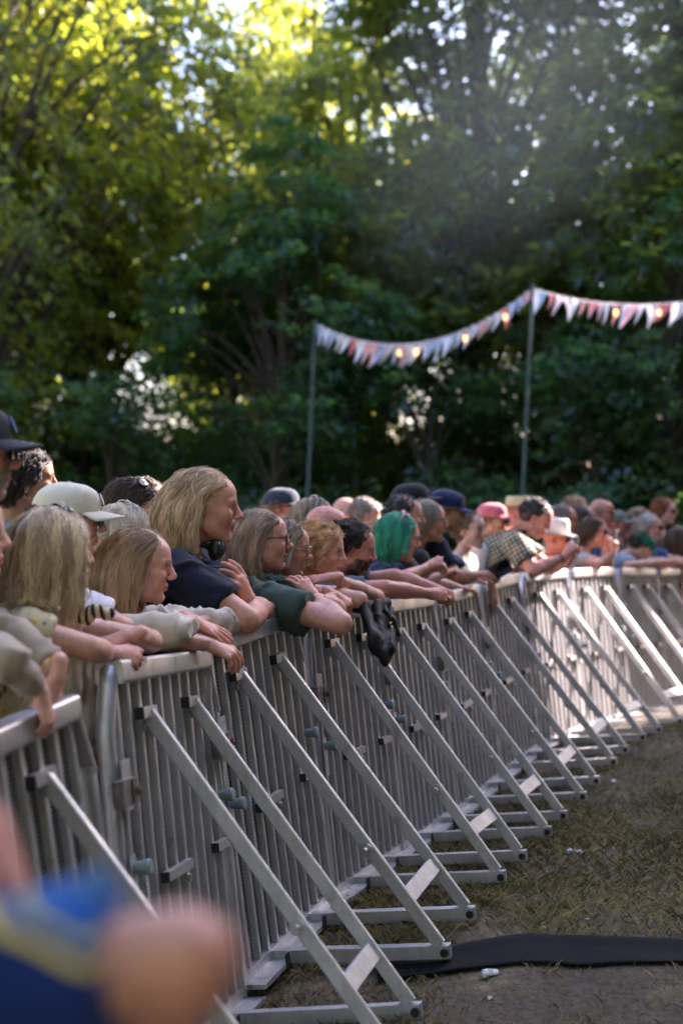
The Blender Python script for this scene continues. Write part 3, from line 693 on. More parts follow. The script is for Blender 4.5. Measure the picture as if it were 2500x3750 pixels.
# ---- head
def head_prims(H, R, s, fem=False, full=1.0, chin=1.0):
    T = lambda x, y, z: H + R @ (np.array([x, y, z])*s)
    ps = [ell(T(-.014, 0, .036), (.098*s, .074*s, .088*s), R, 0), ell(T(.028, 0, -.030), (.062*s, .060*s*full, .084*s), R, .03*s),
          ell(T(.048, 0, .045), (.046*s, .056*s, .05*s), R, .03*s),
          cap(T(.070, 0, -.098), T(.074, 0, -.088), .017*s*chin, .018*s*chin, .022*s),
          cap(T(.006, -.052*full, -.060), T(.066, -.016, -.097), .018*s, .015*s, .02*s), cap(T(.006, .052*full, -.060), T(.066, .016, -.097), .018*s, .015*s, .02*s)]
    for q in (-1, 1):
        ps += [ell(T(.062, q*.037*full, -.020), (.026*s, .024*s, .024*s), R, .018*s),
               cap(T(.091, q*.014, .026), T(.078, q*.046, .024), .0085*s, .008*s, .013*s),
               ell(T(.101, q*.031, .010), (.014*s, .015*s, .010*s), R, .010*s, True),
               ell(T(.0765, q*.031, .009), (.0145*s, .0150*s, .0125*s), R, .003*s),
               cap(T(.104, q*.009, -.026), T(.101, q*.011, -.027), .0085*s, .0080*s, .006*s),
               ell(T(-.010, q*.078, -.004), (.017*s, .0070*s, .031*s), R @ rotm(q*-18, 12), .004*s),
               ell(T(-.006, q*.086, .000), (.008*s, .006*s, .018*s), R @ rotm(q*-18, 12), .004*s, True)]
    ps += [cap(T(.089, 0, .024), T(.112, 0, -.018), .0085*s, .0105*s, .010*s), ell(T(.112, 0, -.021), (.0115*s, .0105*s, .010*s), R, .006*s),
           cap(T(.0905, -.013, -.0535), T(.0905, .013, -.0535), .0075*s, .0075*s, .008*s), cap(T(.0885, -.011, -.0665), T(.0885, .011, -.0665), .008*s, .008*s, .007*s),
           cap(T(.100, -.017, -.0600), T(.100, .017, -.0600), .0030*s, .0030*s, .004*s, neg=True),
           ell(T(.092, 0, -.080), (.010*s, .02*s, .007*s), R, .008*s, True)]
    return ps
def head_cols(v, H, R, s, skin, brow, beard=None, lips=None, old=0):
    q = ((v-H) @ R)/s; x, y, z = q.T; ay = np.abs(y); n = len(v)
    c = np.tile(np.array(skin), (n, 1))*(1+.06*vnoise(q*60, 2)[:, None])
    red = np.array([1.12, .80, .78])
    def mixc(wt, col): 
        nonlocal c
        wt = np.clip(wt, 0, 1)[:, None]; c = c*(1-wt)+col*wt
    blush = np.exp(-(((x-.075)/.03)**2+((ay-.042)/.022)**2+((z+.022)/.024)**2)) + .8*np.exp(-(((x-.115)/.018)**2+(y/.014)**2+((z+.02)/.016)**2)) + .7*(np.exp(-((ay-.08)/.012)**2)*(np.abs(x+.01) < .03)*(np.abs(z) < .045))
    mixc(.75*blush, np.array(skin)*red)
    lc = np.array(lips if lips is not None else [skin[0]*.88, skin[1]*.52, skin[2]*.52])
    mixc(.85*((x > .08) & (ay < .022-.4*np.abs(z+.06)))*np.exp(-((z+.060)/.0115)**4), lc)
    mixc(.75*(x > .082)*(ay < .02)*np.exp(-((z+.0600)/.0025)**2), np.array([.12, .04, .035]))
    if beard is not None:
        wt = np.clip((-.030-z-.55*np.clip(.05-x, 0, .1))/.016, 0, 1)*np.clip((x+.02)/.02, 0, 1)*np.clip((z+.135)/.02, 0, 1)*(1-np.exp(-((z+.060)/.008)**2)*(ay < .02)*(x > .08))
        wt = wt*np.clip((.012+.9*(.03-z*0)-0*x)/.02, 0, 1)
        mixc(beard[1]*wt*(.8+.2*vnoise(q*200, 8)), np.array(beard[0]))
    mixc(.85*np.exp(-((z-(.031-.10*np.abs(ay-.028)))/.0048)**2)*(ay > .010)*(ay < .050)*(x > .06), np.array(brow))
    ex = np.exp(-(((ay-.031)/.0125)**4 + ((z-.0085)/.0055)**4))*(x > .07)
    mixc(.9*ex, np.array([.40, .37, .35])); mixc(np.exp(-(((ay-.031)/.0058)**4+((z-.009)/.0058)**4))*(x > .07), np.array([.035, .035, .035]))
    mixc(.7*np.exp(-(((ay-.031)/.0145)**4+((z-.0145)/.0028)**2))*(x > .07), np.array([.06, .035, .03]))
    return np.clip(c, 0, 1)
# ---- hand: w wrist, d pointing, n back of hand, right=+1 / left=-1
def hand_prims(w_, d, n, side, s=1.0, pose='relax', spread=1.0):
    d = nrm(d); n = nrm(n - d*np.dot(n, d)); y = np.cross(n, d)*side          # y points to the thumb
    T = lambda a, b, c: w_ + (d*a + y*b + n*c)*s
    P = {'relax': [(14, 24, 14), (18, 28, 16), (22, 32, 18), (28, 36, 20)], 'flat': [(2, 8, 5), (3, 9, 5), (5, 11, 6), (8, 14, 8)], 'droop': [(30, 18, 10), (42, 24, 12), (48, 30, 14), (52, 34, 16)],
         'grip': [(48, 55, 30), (52, 58, 30), (55, 60, 32), (58, 62, 34)], 'fist': [(70, 85, 50), (74, 88, 50), (76, 88, 50), (78, 88, 50)]}[pose]
    ps = [cap(T(-.045, 0, 0), T(.0, 0, 0), .027*s, .0265*s, 0, sq=(n, .80)), cap(T(.0, .006, 0), T(.062, .020, -.002), .021*s, .0165*s, .014*s, sq=(n, .8)), cap(T(.0, -.006, 0), T(.06, -.022, -.002), .020*s, .015*s, .014*s, sq=(n, .8)), cap(T(.03, 0, -.001), T(.07, 0, .001), .022*s, .016*s, .012*s, sq=(n, .75))]
    for i, (by, ln, r) in enumerate([(.029, .072, .0088), (.0095, .080, .0090), (-.0105, .074, .0086), (-.029, .058, .0077)]):
        p = T(.074 - (.004, 0, .003, .010)[i], by, .001); a = 0; L3 = (ln*.46, ln*.31, ln*.25); rr = r*s
        sp = R_((6, 1.5, -3, -8)[i]*spread)
        for j in range(3):
            a += R_(P[i][j]); dr = d*math.cos(a)*math.cos(sp) + y*math.sin(sp)*math.cos(a) - n*math.sin(a); q = p + dr*L3[j]*s
            ps.append(cap(p, q, rr*(1.06 if j == 0 else 1.0), rr*.90, .004*s if j == 0 else .002*s)); p = q; rr *= .92
    ta = {'relax': .7, 'flat': .75, 'droop': .5, 'grip': .55, 'fist': .35}[pose]
    t0 = T(.014, .022, -.006); t1 = t0 + (d*math.cos(ta)+y*math.sin(ta)-n*.25)*.040*s; t2 = t1 + (d*math.cos(ta*.55)+y*math.sin(ta*.55)*(.4 if pose in ('fist', 'grip') else 1)-n*.35)*.033*s; t3 = t2 + (d-n*.3+y*(-.2 if pose in ('fist', 'grip') else .2))*.022*s
    ps += [cap(t0, t1, .0145*s, .0108*s, .010*s), cap(t1, t2, .0105*s, .0095*s, .003*s), cap(t2, t3, .0092*s, .0072*s, .002*s)]
    return ps
def ik(S_, W, a, b, hint):
    dv = W-S_; D = np.linalg.norm(dv); D2 = min(D, (a+b)*.995)
    if D > a+b: k = D/(a+b)*1.003; a *= k; b *= k; D2 = D
    u = dv/D; c = (a*a - b*b + D2*D2)/(2*D2); h = math.sqrt(max(a*a-c*c, 1e-6)); p = np.asarray(hint, float); p = nrm(p-u*p.dot(u))
    return S_ + u*c + p*h

# ---- hair strands
def strands(H, R, s, style, col, length, n, seed, vol=.10, part=0.0, curl=0.0, back=.35, clump=.55, shoulders=None, rad=.0007, hl=0.0, stand=0.0, tuck=.040, wave=0.0):
    r = np.random.default_rng(seed); C = np.array([-.014, 0, .034]); E = np.array([.102, .079, .094])
    d = nrm_rows(r.normal(0, 1, (n*5, 3))); q = C + d*E
    line = np.interp(q[:, 0], [-.12, -.06, -.02, .0, .025, .05, .075, .09], [-.075, -.065, -.03, .012, .035, .055, .075+hl*.3, .085+hl]) + .006*vnoise(q*45, seed)
    if style == 'beard':
        d = nrm_rows(r.normal(0, 1, (n*9, 3))); q = np.array([.028, 0, -.036]) + d*np.array([.064, .063, .078])
        k = (q[:, 2] < -.034-.25*np.clip(.03-q[:, 0], -.1, .1)) & (q[:, 0] > -.012) & ~((np.abs(q[:, 2]+.061) < .006) & (np.abs(q[:, 1]) < .018)); q = q[k][:n]; line = None
    elif style == 'fringe': 
        k = (q[:, 2] > line) & (q[:, 2] < .055) & (q[:, 0] < .035); q = q[k][:n]
    else:
        q = q[q[:, 2] > line][:n]
    n = len(q); nseg = 16 if length > .12 else (9 if length > .05 else 5); st = length/(nseg-1)
    P = np.zeros((n, nseg, 3)); P[:, 0] = q; nr = nrm_rows((q-C)/E**2); lay = r.uniform(.15, 1, n)*vol*np.clip(1+.9*vnoise(q*28, seed+5), .3, 2)
    sgn = np.where(q[:, 1]-part > 0, 1.0, -1.0); dirn = nr*(.35+stand) + np.stack([np.full(n, -back), sgn*.55, np.full(n, .1)], 1); dirn = nrm_rows(dirn)
    if style in ('short', 'buzz', 'beard', 'fringe'): dirn = nrm_rows(nr*(.25+stand) + np.array([-.5 if style != 'beard' else .15, 0, -.35]) + r.normal(0, .16, (n, 3)))
    g = R.T @ np.array([0, 0, -1.0]); p = q.copy(); ln = r.uniform(.82, 1.0, n)
    for k in range(1, nseg):
        t = k/(nseg-1)
        if style in ('long', 'bob', 'curly'):
            wb = max(0, 1-3*t); tgt = g*(.55+.6*t) + np.stack([np.full(n, -back*wb), sgn*.3*wb, np.zeros(n)], 1)
            dirn = nrm_rows(dirn*.62 + tgt*.5)
        p = p + dirn*(st*ln)[:, None]
        e = (p-C)/(E*(1.0+lay[:, None]*.9)); L_ = np.linalg.norm(e, axis=1); ins = L_ < 1
        if style != 'beard': p[ins] = C + (p[ins]-C)/L_[ins, None]
        # keep the face free, hug the neck
        if style in ('long', 'bob', 'curly'):
            fr = np.clip(p[:, 0]-(tuck-.02*np.clip(.03-p[:, 2], 0, .1)/.1), 0, 1)*np.clip((.075-p[:, 2])/.03, 0, 1); p[:, 0] -= fr*.75
            p[:, 1] += np.where(fr > .002, sgn*.004, 0)
            lowm = p[:, 2] < -.07; hw = .05+.03*r.random(n); tight = np.abs(p[:, 1]) > .085; p[lowm & tight, 1] *= .985
            if shoulders is not None:
                W_ = H + (p @ R.T)*s
                for (a, b, rr) in shoulders:
                    ab = b-a; tt = np.clip(((W_-a) @ ab)/ab.dot(ab), 0, 1); dd = W_-(a+tt[:, None]*ab); Ld = np.linalg.norm(dd, axis=1); hit = Ld < rr+.004
                    W_[hit] = (a+tt[:, None]*ab)[hit] + dd[hit]/Ld[hit, None]*(rr+.004+.012*lay[hit, None]/max(vol, .01)*.5)
                p = ((W_-H) @ R)/s
        P[:, k] = p
    # clumping to guides
    ng = max(8, n//(44 if length > .12 else 12)); gi = r.choice(n, ng, replace=False)
    dd = ((q[:, None, :]-q[gi][None])**2).sum(2); gid = gi[np.argmin(dd, 1)]
    tt = np.linspace(0, 1, nseg)[None, :, None]; P = P*(1-clump*tt**.7) + P[gid]*(clump*tt**.7)
    P += np.cumsum(r.normal(0, .0009 if length > .1 else .0006, P.shape), 1)
    if curl:
        ph = r.uniform(0, 6.28, n)[gid*0+np.arange(n)]*.25 + r.uniform(0, 6.28, n)[gid]; t_ = np.linspace(0, length, nseg)[None]
        am = curl*np.clip(t_/.05, 0, 1); P[:, :, 0] += am*np.sin(t_*95+ph[:, None]); P[:, :, 1] += am*np.cos(t_*95+ph[:, None]); P[:, :, 2] += .5*am*np.sin(t_*60+ph[:, None])
    if wave:
        ph = r.uniform(0, 6.28, n)[gid]; t_ = np.linspace(0, length, nseg)[None]; am = wave*np.clip((t_-.06)/.1, 0, 1.6); fq = r.uniform(28, 48, n)[gid][:, None]
        P[:, :, 0] += am*np.sin(t_*fq+ph[:, None]); P[:, :, 1] += am*np.cos(t_*fq*.8+ph[:, None]*1.7)
    # fly-aways
    fl = r.random(n) < .07; P[fl] += np.cumsum(r.normal(0, .0032, (fl.sum(), nseg, 3)), 1)
    W_ = H + (P.reshape(-1, 3) @ R.T)*s
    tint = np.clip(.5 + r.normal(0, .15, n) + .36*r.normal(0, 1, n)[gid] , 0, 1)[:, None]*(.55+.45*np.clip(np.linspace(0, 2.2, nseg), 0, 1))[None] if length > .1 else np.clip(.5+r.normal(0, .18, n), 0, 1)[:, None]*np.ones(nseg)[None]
    taper = np.where(np.linspace(0, 1, nseg) > .85, .6, 1.0)
    return W_, n, nseg, tint.ravel(), np.tile(rad*taper, n)
def curves_obj(name, data, m, parent):
    P, n, k, tint, rad = data; hc = bpy.data.hair_curves.new(name); hc.add_curves([k]*n)
    hc.points.foreach_set('position', np.ascontiguousarray(to_local(P, parent), np.float32).ravel())
    a = hc.attributes.get('radius') or hc.attributes.new('radius', 'FLOAT', 'POINT'); a.data.foreach_set('value', np.ascontiguousarray(rad, np.float32))
    a = hc.attributes.new('tint', 'FLOAT', 'POINT'); a.data.foreach_set('value', np.ascontiguousarray(tint, np.float32))
    hc.materials.append(m); o = bpy.data.objects.new(name, hc); COL.objects.link(o)
    o.parent = parent; return o

# ---- head wear
def cap_parts(root, H, R, s, col, brimcol=None, emblem=None, tip=0.0):
    H2 = R.T*0; Rc = R @ rotm(0, tip); T = lambda q: H + (np.asarray(q)*s) @ Rc.T
    nu, nv = 28, 9; vs = []
    for j in range(nv):
        t = j/(nv-1); ph = t*math.pi/2
        for i in range(nu):
            a = 2*math.pi*i/nu; fr = max(0, math.cos(a)); 
            rr = 1+.006*math.cos(a*6)*math.cos(ph)
            x = (-.010+.112*math.cos(a)*math.cos(ph)**.7)*rr; y = .092*math.sin(a)*math.cos(ph)**.7*rr; z = .040 + .086*math.sin(ph)**(.95-.25*fr) - .012*(1-fr)*(1-t)
            vs.append((x, y, z))
    vs = np.array(vs); vs = vs + nrm_rows(vs)*(.004*vnoise(vs*28, int(H[1]*100) % 77) + .002*vnoise(vs*70, 3))[:, None]
    f = [(j*nu+i, j*nu+(i+1) % nu, (j+1)*nu+(i+1) % nu, (j+1)*nu+i) for j in range(nv-1) for i in range(nu)]
    cm = cloth_mat(col); me = mesh_np('cap', to_local(T(vs), root), np.array(f)); o = link('cap', me, cm, root)
    vs = []; nb, nr_ = 15, 6
    for lay in (0, 1):
        for j in range(nr_):
            for i in range(nb):
                a = (i/(nb-1)-.5)*2.2; rad = j/(nr_-1); x0 = -.010+.108*math.cos(a); y0 = .090*math.sin(a); ext = .078*math.cos(a*.62)**1.2*rad
                x = x0+ext; y = y0*(1+.06*rad); z = .042 - .35*ext*.35 - 3.2*(y*y)*(.35+.65*rad) - .004*lay
                vs.append((x, y, z))
    f = []; k = nb*nr_
    for j in range(nr_-1):
        for i in range(nb-1):
            q = (j*nb+i, j*nb+i+1, (j+1)*nb+i+1, (j+1)*nb+i); f += [q, tuple(k+x for x in q[::-1])]
    for i in range(nb-1): f.append(((nr_-1)*nb+i, (nr_-1)*nb+i+1, k+(nr_-1)*nb+i+1, k+(nr_-1)*nb+i))
    link('brim', mesh_np('brim', to_local(T(vs), root), np.array(f)), cloth_mat(brimcol or col), o)
    b = T([(-.010, 0, .128)])[0]; mb = MB(); mb.tube([to_local(b, root)-R[:, 2]*.006, to_local(b, root)+R[:, 2]*.002], [.008, .005], 8); mb.build('cap_button', cm, o, True)
    if emblem:
        vs = []; 
        for rr in (0, .6, 1):
            for i in range(12):
                a = 2*math.pi*i/12; y = .020*rr*math.cos(a); zz = .022*rr*math.sin(a); vs.append((.099-.9*zz*.5-6*zz*zz - 2.5*y*y+.004, y, .080+zz))
        f = [(j*12+i, j*12+(i+1) % 12, (j+1)*12+(i+1) % 12, (j+1)*12+i) for j in range(2) for i in range(12)]
        link('cap_emblem', mesh_np('cap_emblem', to_local(T(vs), root), np.array(f)), mat('cap_emblem', emblem, .7), o)
    return o
def hat_parts(root, H, R, s, col, band, wide=.075, tall=.11):
    T = lambda q: to_local(H + (np.asarray(q)*s) @ R.T, root); nu = 28; prof = [(1+wide/.1, .040), (1+wide/.2, .034), (1.0, .040), (.97, .075), (.93, .04+tall*.75), (.80, .04+tall), (.4, .04+tall*.90), (0.02, .04+tall*.86)]
    vs = [(-.012+.112*pr*math.cos(2*math.pi*i/nu), .094*pr*math.sin(2*math.pi*i/nu), z + (.02*abs(math.sin(2*math.pi*i/nu))**2 if pr > 1.2 else 0)) for pr, z in prof for i in range(nu)]
    f = [(j*nu+i, j*nu+(i+1) % nu, (j+1)*nu+(i+1) % nu, (j+1)*nu+i) for j in range(len(prof)-1) for i in range(nu)]
    me = mesh_np('hat', T(vs), np.array(f)); o = link('hat', me, cloth_mat(col), root)
    vs = [(-.012+.1155*pr*math.cos(2*math.pi*i/nu), .0975*pr*math.sin(2*math.pi*i/nu), z) for pr, z in ((1.0, .046), (.975, .072)) for i in range(nu)]
    link('hat_band', mesh_np('hat_band', T(vs), np.array([(i, (i+1) % nu, nu+(i+1) % nu, nu+i) for i in range(nu)])), cloth_mat(band), o)
M['lens_dark'] = mat('dark_lens', (.012, .012, .014), .08, spec=.7)
M['lens_clear'] = mat('clear_lens', (.9, .9, .9), .05, alpha=.12)
M['frame_black'] = mat('black_frame', (.012, .012, .012), .3)
M['frame_gold'] = mat('gold_wire', (.55, .40, .18), .3, metal=1)
M['frame_clear'] = mat('pale_frame', (.62, .66, .70), .3)
M['frame_pink'] = mat('pink_frame', (.72, .42, .55), .35)
M['gold'] = mat('gold', (.70, .48, .20), .25, metal=1)
def glasses(root, H, R, s, frame, lens, on_head=False, tube=.0022, name=None):
    Rg = R @ rotm(0, -62) if on_head else R; off = R @ np.array([-.030, 0, .036])*s if on_head else 0
    T = lambda q: to_local(H + off + Rg @ (np.asarray(q, float)*s), root); mb = MB()
    for q in (-1, 1):
        pts = []
        for k in range(17):
            a = 2*math.pi*k/16; c, si = math.cos(a), math.sin(a); yy = .0245*np.sign(c)*abs(c)**.75; zz = .019*np.sign(si)*abs(si)**.75; y = q*(.033+yy); pts.append(T((.112-.35*abs(y)*.9*abs(y)/.03*.5, y, .007+zz)))
        mb.tube(pts, tube, 6, False)
        mb.tube([T((.092, q*.058, .014)), T((.06, q*.076, .016)), T((.0, q*.082, .012)), T((-.022, q*.082, -.006))], tube*1.15, 6)
    mb.tube([T((.110, -.010, .012)), T((.113, 0, .015)), T((.110, .010, .012))], tube, 6)
    o = mb.build(name or ('sunglasses' if lens == 'lens_dark' else 'glasses'), M[frame], root, True)
    for q in (-1, 1):
        vs = [T((.112-.15*.033, q*.033, .007))]
        for k in range(16):
            a = 2*math.pi*k/16; c, si = math.cos(a), math.sin(a); yy = .0245*np.sign(c)*abs(c)**.75; zz = .019*np.sign(si)*abs(si)**.75; y = q*(.033+yy); vs.append(T((.1115-.35*abs(y)*.9*abs(y)/.03*.5, y, .007+zz)))
        MB().add(vs, [(0, 1+k, 1+(k+1) % 16) for k in range(16)]).build('lens', M[lens], o)
    return o

# ---- the whole person
NEAR = {}
def person(label, head, yaw=0, pitch=0, roll=0, skin=(.56, .33, .25), fem=False, s=1.0, hair=None, beard=None, shirt=None, arms=None, lean=14, byaw=None, brow=None, headwear=None, eyewear=None, trousers=(.03, .035, .05), full=1.0, shw=None, bulk=1.0, seed=None, lips=None, extra=None, neck=1.0, group=None, hands=True, legs=True):
    H = at(*head) if not isinstance(head, np.ndarray) else head; d = H[1]; seed = seed if seed is not None else int(abs(H[0]*977+H[1]*331)*10) % 9999
    skin = tuple(np.clip(np.array(skin)*np.array([1.18, 1.08, 1.04]), 0, .85))
    lod = 0 if d < 5.9 else (1 if d < 7.6 else (2 if d < 9.6 else 3))
    vh, vb, vc, vhd = [(.0042, .014, .0095, .0044), (.005, .017, .012, .0052), (.0068, .02, .015, .0065), (.009, .026, .02, .009)][lod]
    R = rotm(yaw, pitch, roll); byaw = yaw*.6 if byaw is None else byaw; B = rotm(byaw, 0, 0); f, l, z = B[:, 0], B[:, 1], B[:, 2]
    T_ = nrm(f*math.sin(R_(lean)) + z*math.cos(R_(lean))); hs = s*1.0
    N_ = H + R @ np.array([-.040, 0, -.085])*hs + (-T_*.075 - f*.008)*s*neck           # base of neck
    sw = (shw or (.172 if fem else .200))*s; g0 = .0
    pel = N_ - T_*.34*s - (z*.9 - f*.1)*.20*s
    chest = N_ - T_*.19*s; belly = (chest + pel)/2 + f*.01
    # arms
    ARM = {}
    for side, q in (('R', -1), ('L', 1)):
        a = (arms or {}).get(side); Sh = N_ - T_*.055*s + l*q*sw
        if a is None:
            E_ = Sh - z*.27*s - f*.04 + l*q*.04; W_ = E_ + (f*.16 - z*.17 - l*q*.05)*s; hd = ('relax', nrm(f*.6-z*.8), l*q)
        else:
            Sh = Sh + f*.035*s - z*.012; W_ = at(*a['w']) if not isinstance(a['w'], np.ndarray) else a['w']
            if 's' in a: Sh = at(*a['s'])
            if 'e' in a: E_ = at(*a['e']) if not isinstance(a['e'], np.ndarray) else a['e']
            else: E_ = ik(Sh, W_, .29*s, .25*s, a.get('hint', -z + l*q*.6 - f*.2))
            dh = a.get('d'); dh = nrm(W_-E_) if dh is None else nrm(dh); hd = (a.get('pose', 'relax'), dh, np.array(a.get('n', (0, 0, 1)), float))
        ARM[side] = (Sh, E_, W_, hd, q)
    fat = bulk*(.92 if fem else 1.0)*s
    rs_, re_, rw_ = .050*fat, .040*fat, .0255*s*(.92 if fem else 1)
    # ---- body mesh (one continuous figure)
    root = empty('person', (N_[0], N_[1], 0)); tag(root, label, 'person', group)
    ps = [cap(N_ - T_*.03, H + R @ np.array([-.022, 0, -.05])*hs, .058*s*(.86 if fem else 1), .050*s*(.88 if fem else 1), .02),
          ell(chest, (.105*fat, .155*sw/.2*bulk, .19*s), np.stack([np.cross(l, T_), l, T_], 1), .05), ell(belly, (.105*fat, .140*bulk*s*(.85 if fem else 1), .17*s), np.stack([f, l, z], 1), .06), ell(pel, (.11*fat, .155*s*bulk, .12*s), B, .06)]
    skinps = [cap(N_ - T_*.02, H + R @ np.array([-.022, 0, -.05])*hs, .060*s*(.86 if fem else 1), .051*s*(.88 if fem else 1), .02)]
    for side, (Sh, E_, W_, hd, q) in ARM.items():
        ps += [cap(N_ - T_*.035 + l*q*.03, Sh, .050*s, .052*fat, .05), cap(Sh, E_, rs_, re_*1.02, .03), cap(E_, E_*.55+W_*.45, re_, re_*.96, .008), cap(E_*.62+W_*.38, W_, re_*.97, rw_, .012)]
    if legs:
        for q in (-1, 1):
            hip = pel + l*q*.085*s - z*.04; foot = V(hip[0], hip[1], .05) + f*.02; kn = (hip+foot)/2 + f*.03
            ps += [cap(hip, kn, .082*fat, .055*s, .04), cap(kn, foot, .055*s, .04*s, .03), cap(foot - f*.05 + V(0, 0, -.012), foot + f*.13 + V(0, 0, -.015), .04*s, .034*s, .03)]
    v0, f0 = nets(ps, vb)
    if lod < 2: v0 = smooth_v(v0, f0, 1, .4)
    c0 = np.tile(np.array(skin), (len(v0), 1))*(1+.05*vnoise(v0*25, 3)[:, None])
    for side, (Sh, E_, W_, hd, q) in ARM.items():
        we = np.exp(-(np.linalg.norm(v0-E_, axis=1)/.045)**2)[:, None]; c0 = c0*(1-.35*we) + np.array(skin)*np.array([1.05, .80, .76])*.35*we
    hp = head_prims(H, R, hs, fem, full) + [cap(N_ - T_*.02, H + R @ np.array([-.024, 0, -.055])*hs, .0585*s*(.86 if fem else 1), .049*s*(.88 if fem else 1), .022)]
    hcol = hair['c'] if hair else (.2, .15, .1)
    v1, f1 = nets(hp, vh); c1 = head_cols(v1, H, R, hs, skin, brow if brow is not None else tuple(np.array(hcol)*.26+np.array(skin)*.08), beard, lips)
    VS, FS, CS = [v0, v1], [f0, f1+len(v0)], [c0, c1]; off = len(v0)+len(v1)
    for side, (Sh, E_, W_, hd, q) in ARM.items():
        if not hands or (arms is None and lod >= 2): continue
        hpz = hand_prims(W_ + hd[1]*.012, hd[1], hd[2], 1 if side == 'R' else -1, s*(.90 if fem else 1.0), hd[0])
        v2, f2 = nets(hpz, vhd); c2 = np.tile(np.array(skin)*np.array([1.03, .90, .88]), (len(v2), 1))*(1+.06*vnoise(v2*60, 5)[:, None])
        VS.append(v2); FS.append(f2+off); CS.append(c2); off += len(v2)
    me = mesh_np('body', to_local(np.concatenate(VS), root), np.concatenate(FS)); colattr(me, np.concatenate(CS)); link('body', me, M['skin'], root)
    # ---- clothes
    sh = dict(c=(.2, .2, .25), sleeve='short', o=.011); sh.update(shirt or {}); o_ = sh['o']
    cp = [ell(chest, (.105*fat+o_, .155*sw/.2*bulk+o_, .19*s+o_*.6), np.stack([np.cross(l, T_), l, T_], 1), .0), ell(belly, (.105*fat+o_*1.4, .140*bulk*s+o_*1.2, .18*s), np.stack([f, l, z], 1), .06), ell(pel + z*.03, (.115*fat+o_, .155*s*bulk+o_, .11*s), B, .06)]
    for side, (Sh, E_, W_, hd, q) in ARM.items():
        cp.append(cap(N_ - T_*.045 + l*q*.05, Sh, .047*s+o_, .052*fat+o_, .045))
        ua = E_-Sh
        if sh['sleeve'] == 'none': cp.append(cap(Sh, Sh + ua*.10, .05*fat+o_*.8, .05*fat+o_*.8, .03, flat=True))
        elif sh['sleeve'] == 'cap': cp.append(cap(Sh, Sh + ua*.36, .052*fat+o_, .056*fat+o_*1.3, .03, flat=True))
        elif sh['sleeve'] == 'short': cp.append(cap(Sh, Sh + ua*sh.get('to', .66), .052*fat+o_, .050*fat+o_*1.9, .03, flat=True))
        elif sh['sleeve'] == 'elbow': cp += [cap(Sh, E_, .052*fat+o_, .046*fat+o_*1.6, .03), cap(E_, E_+(W_-E_)*.30, .046*fat+o_*1.4, .044*fat+o_*1.6, .02, flat=True)]
        else: cp += [cap(Sh, E_, .052*fat+o_, .040*fat+o_*1.1, .03), cap(E_, E_+(W_-E_)*sh.get('to', .92), .040*fat+o_*1.1, .031*s+o_*.8, .02, flat=True)]
    nk = N_ + T_*.022 + f*.035
    cp += [ell(N_ + T_*.055 + f*.03, (.072*s*sh.get('neck', 1), .074*s*sh.get('neck', 1), .07*s*sh.get('neck', 1)), np.stack([f, l, T_], 1), .012, True)]
    vs, fs = nets(cp, vc); nn = vnormals(vs, fs); q0 = vs-N_
    if lod < 3:
        w1 = vnoise(q0*np.array([9, 9, 6])+3*vnoise(q0*5, seed)[:, None], seed); w2 = vnoise(q0*22+2*w1[:, None], seed+1)
        fold = (1-np.abs(w1))**3*.007 + w2*.0025
        vs = vs + nn*((fold-.002)*1.45*sh.get('fold', 1.0))[:, None]
    if sh.get('collar'):
        pass
    so_ = link('shirt', mesh_np('shirt', to_local(vs, root), fs), cloth_mat(sh['c'], sh.get('pat')), root)
    if sh.get('label'): so_['label'] = sh['label']
    if sh.get('collar'):
        mb = MB(); ring = []; nC = 18; cc = N_ + T_*.012
        for j, (rr, hh) in enumerate(((.066, .0), (.064, .035), (.074, .012), (.078, -.004))):
            for i in range(nC):
                a = 2*math.pi*(i+.0)/nC; op = max(0, math.cos(a))**6; ring.append(to_local(cc + (f*math.cos(a)*1.05+l*math.sin(a))*rr*s*1.05 + T_*(hh-.05*op)*s + f*.012*op, root))
        mb.add(ring, [(j*nC+i, j*nC+(i+1) % nC, (j+1)*nC+(i+1) % nC, (j+1)*nC+i) for j in range(3) for i in range(nC)])
        mb.build('collar', cloth_mat(sh.get('collar') if not sh.get('collar') is True else sh['c'], None if sh.get('collar') is not True else sh.get('pat')), so_, True)
    if legs:
        tp = []
        for q in (-1, 1):
            hip = pel + l*q*.085*s - z*.03; foot = V(hip[0], hip[1], .1) + f*.02; kn = (hip+foot)/2 + f*.03
            tp += [cap(hip, kn, .094*fat, .068*s, .05), cap(kn, foot, .068*s, .06*s, .03, flat=True)]
        tp.append(ell(pel, (.118*fat, .162*s*bulk, .10*s), B, .05)); vs, fs = nets(tp, .03); link('trousers', mesh_np('trousers', to_local(vs, root), fs), cloth_mat(trousers), root)
    # ---- hair
    if hair:
        st = hair['style']; hp = dict(vol=hair.get('vol', .10), part=hair.get('part', .01), curl=hair.get('curl', 0), back=hair.get('back', .35), clump=hair.get('clump', .68), hl=hair.get('hl', 0), stand=hair.get('stand', 0), tuck=hair.get('tuck', .04), wave=hair.get('wave', .004 if st == 'long' else 0))
        shell = st in ('long', 'bob', 'curly', 'short', 'buzz')
        Th = lambda x, y, z_: H + R @ (np.array([x, y, z_])*hs)
        rad = hair.get('rad', [.00075, .0010, .0014, .002][lod])
        n = int(hair.get('n', {'long': 5200, 'bob': 4200, 'curly': 4200, 'short': 3600, 'buzz': 3200, 'fringe': 1500}[st])*[1, .7, .42, .22][lod])
        ho = root
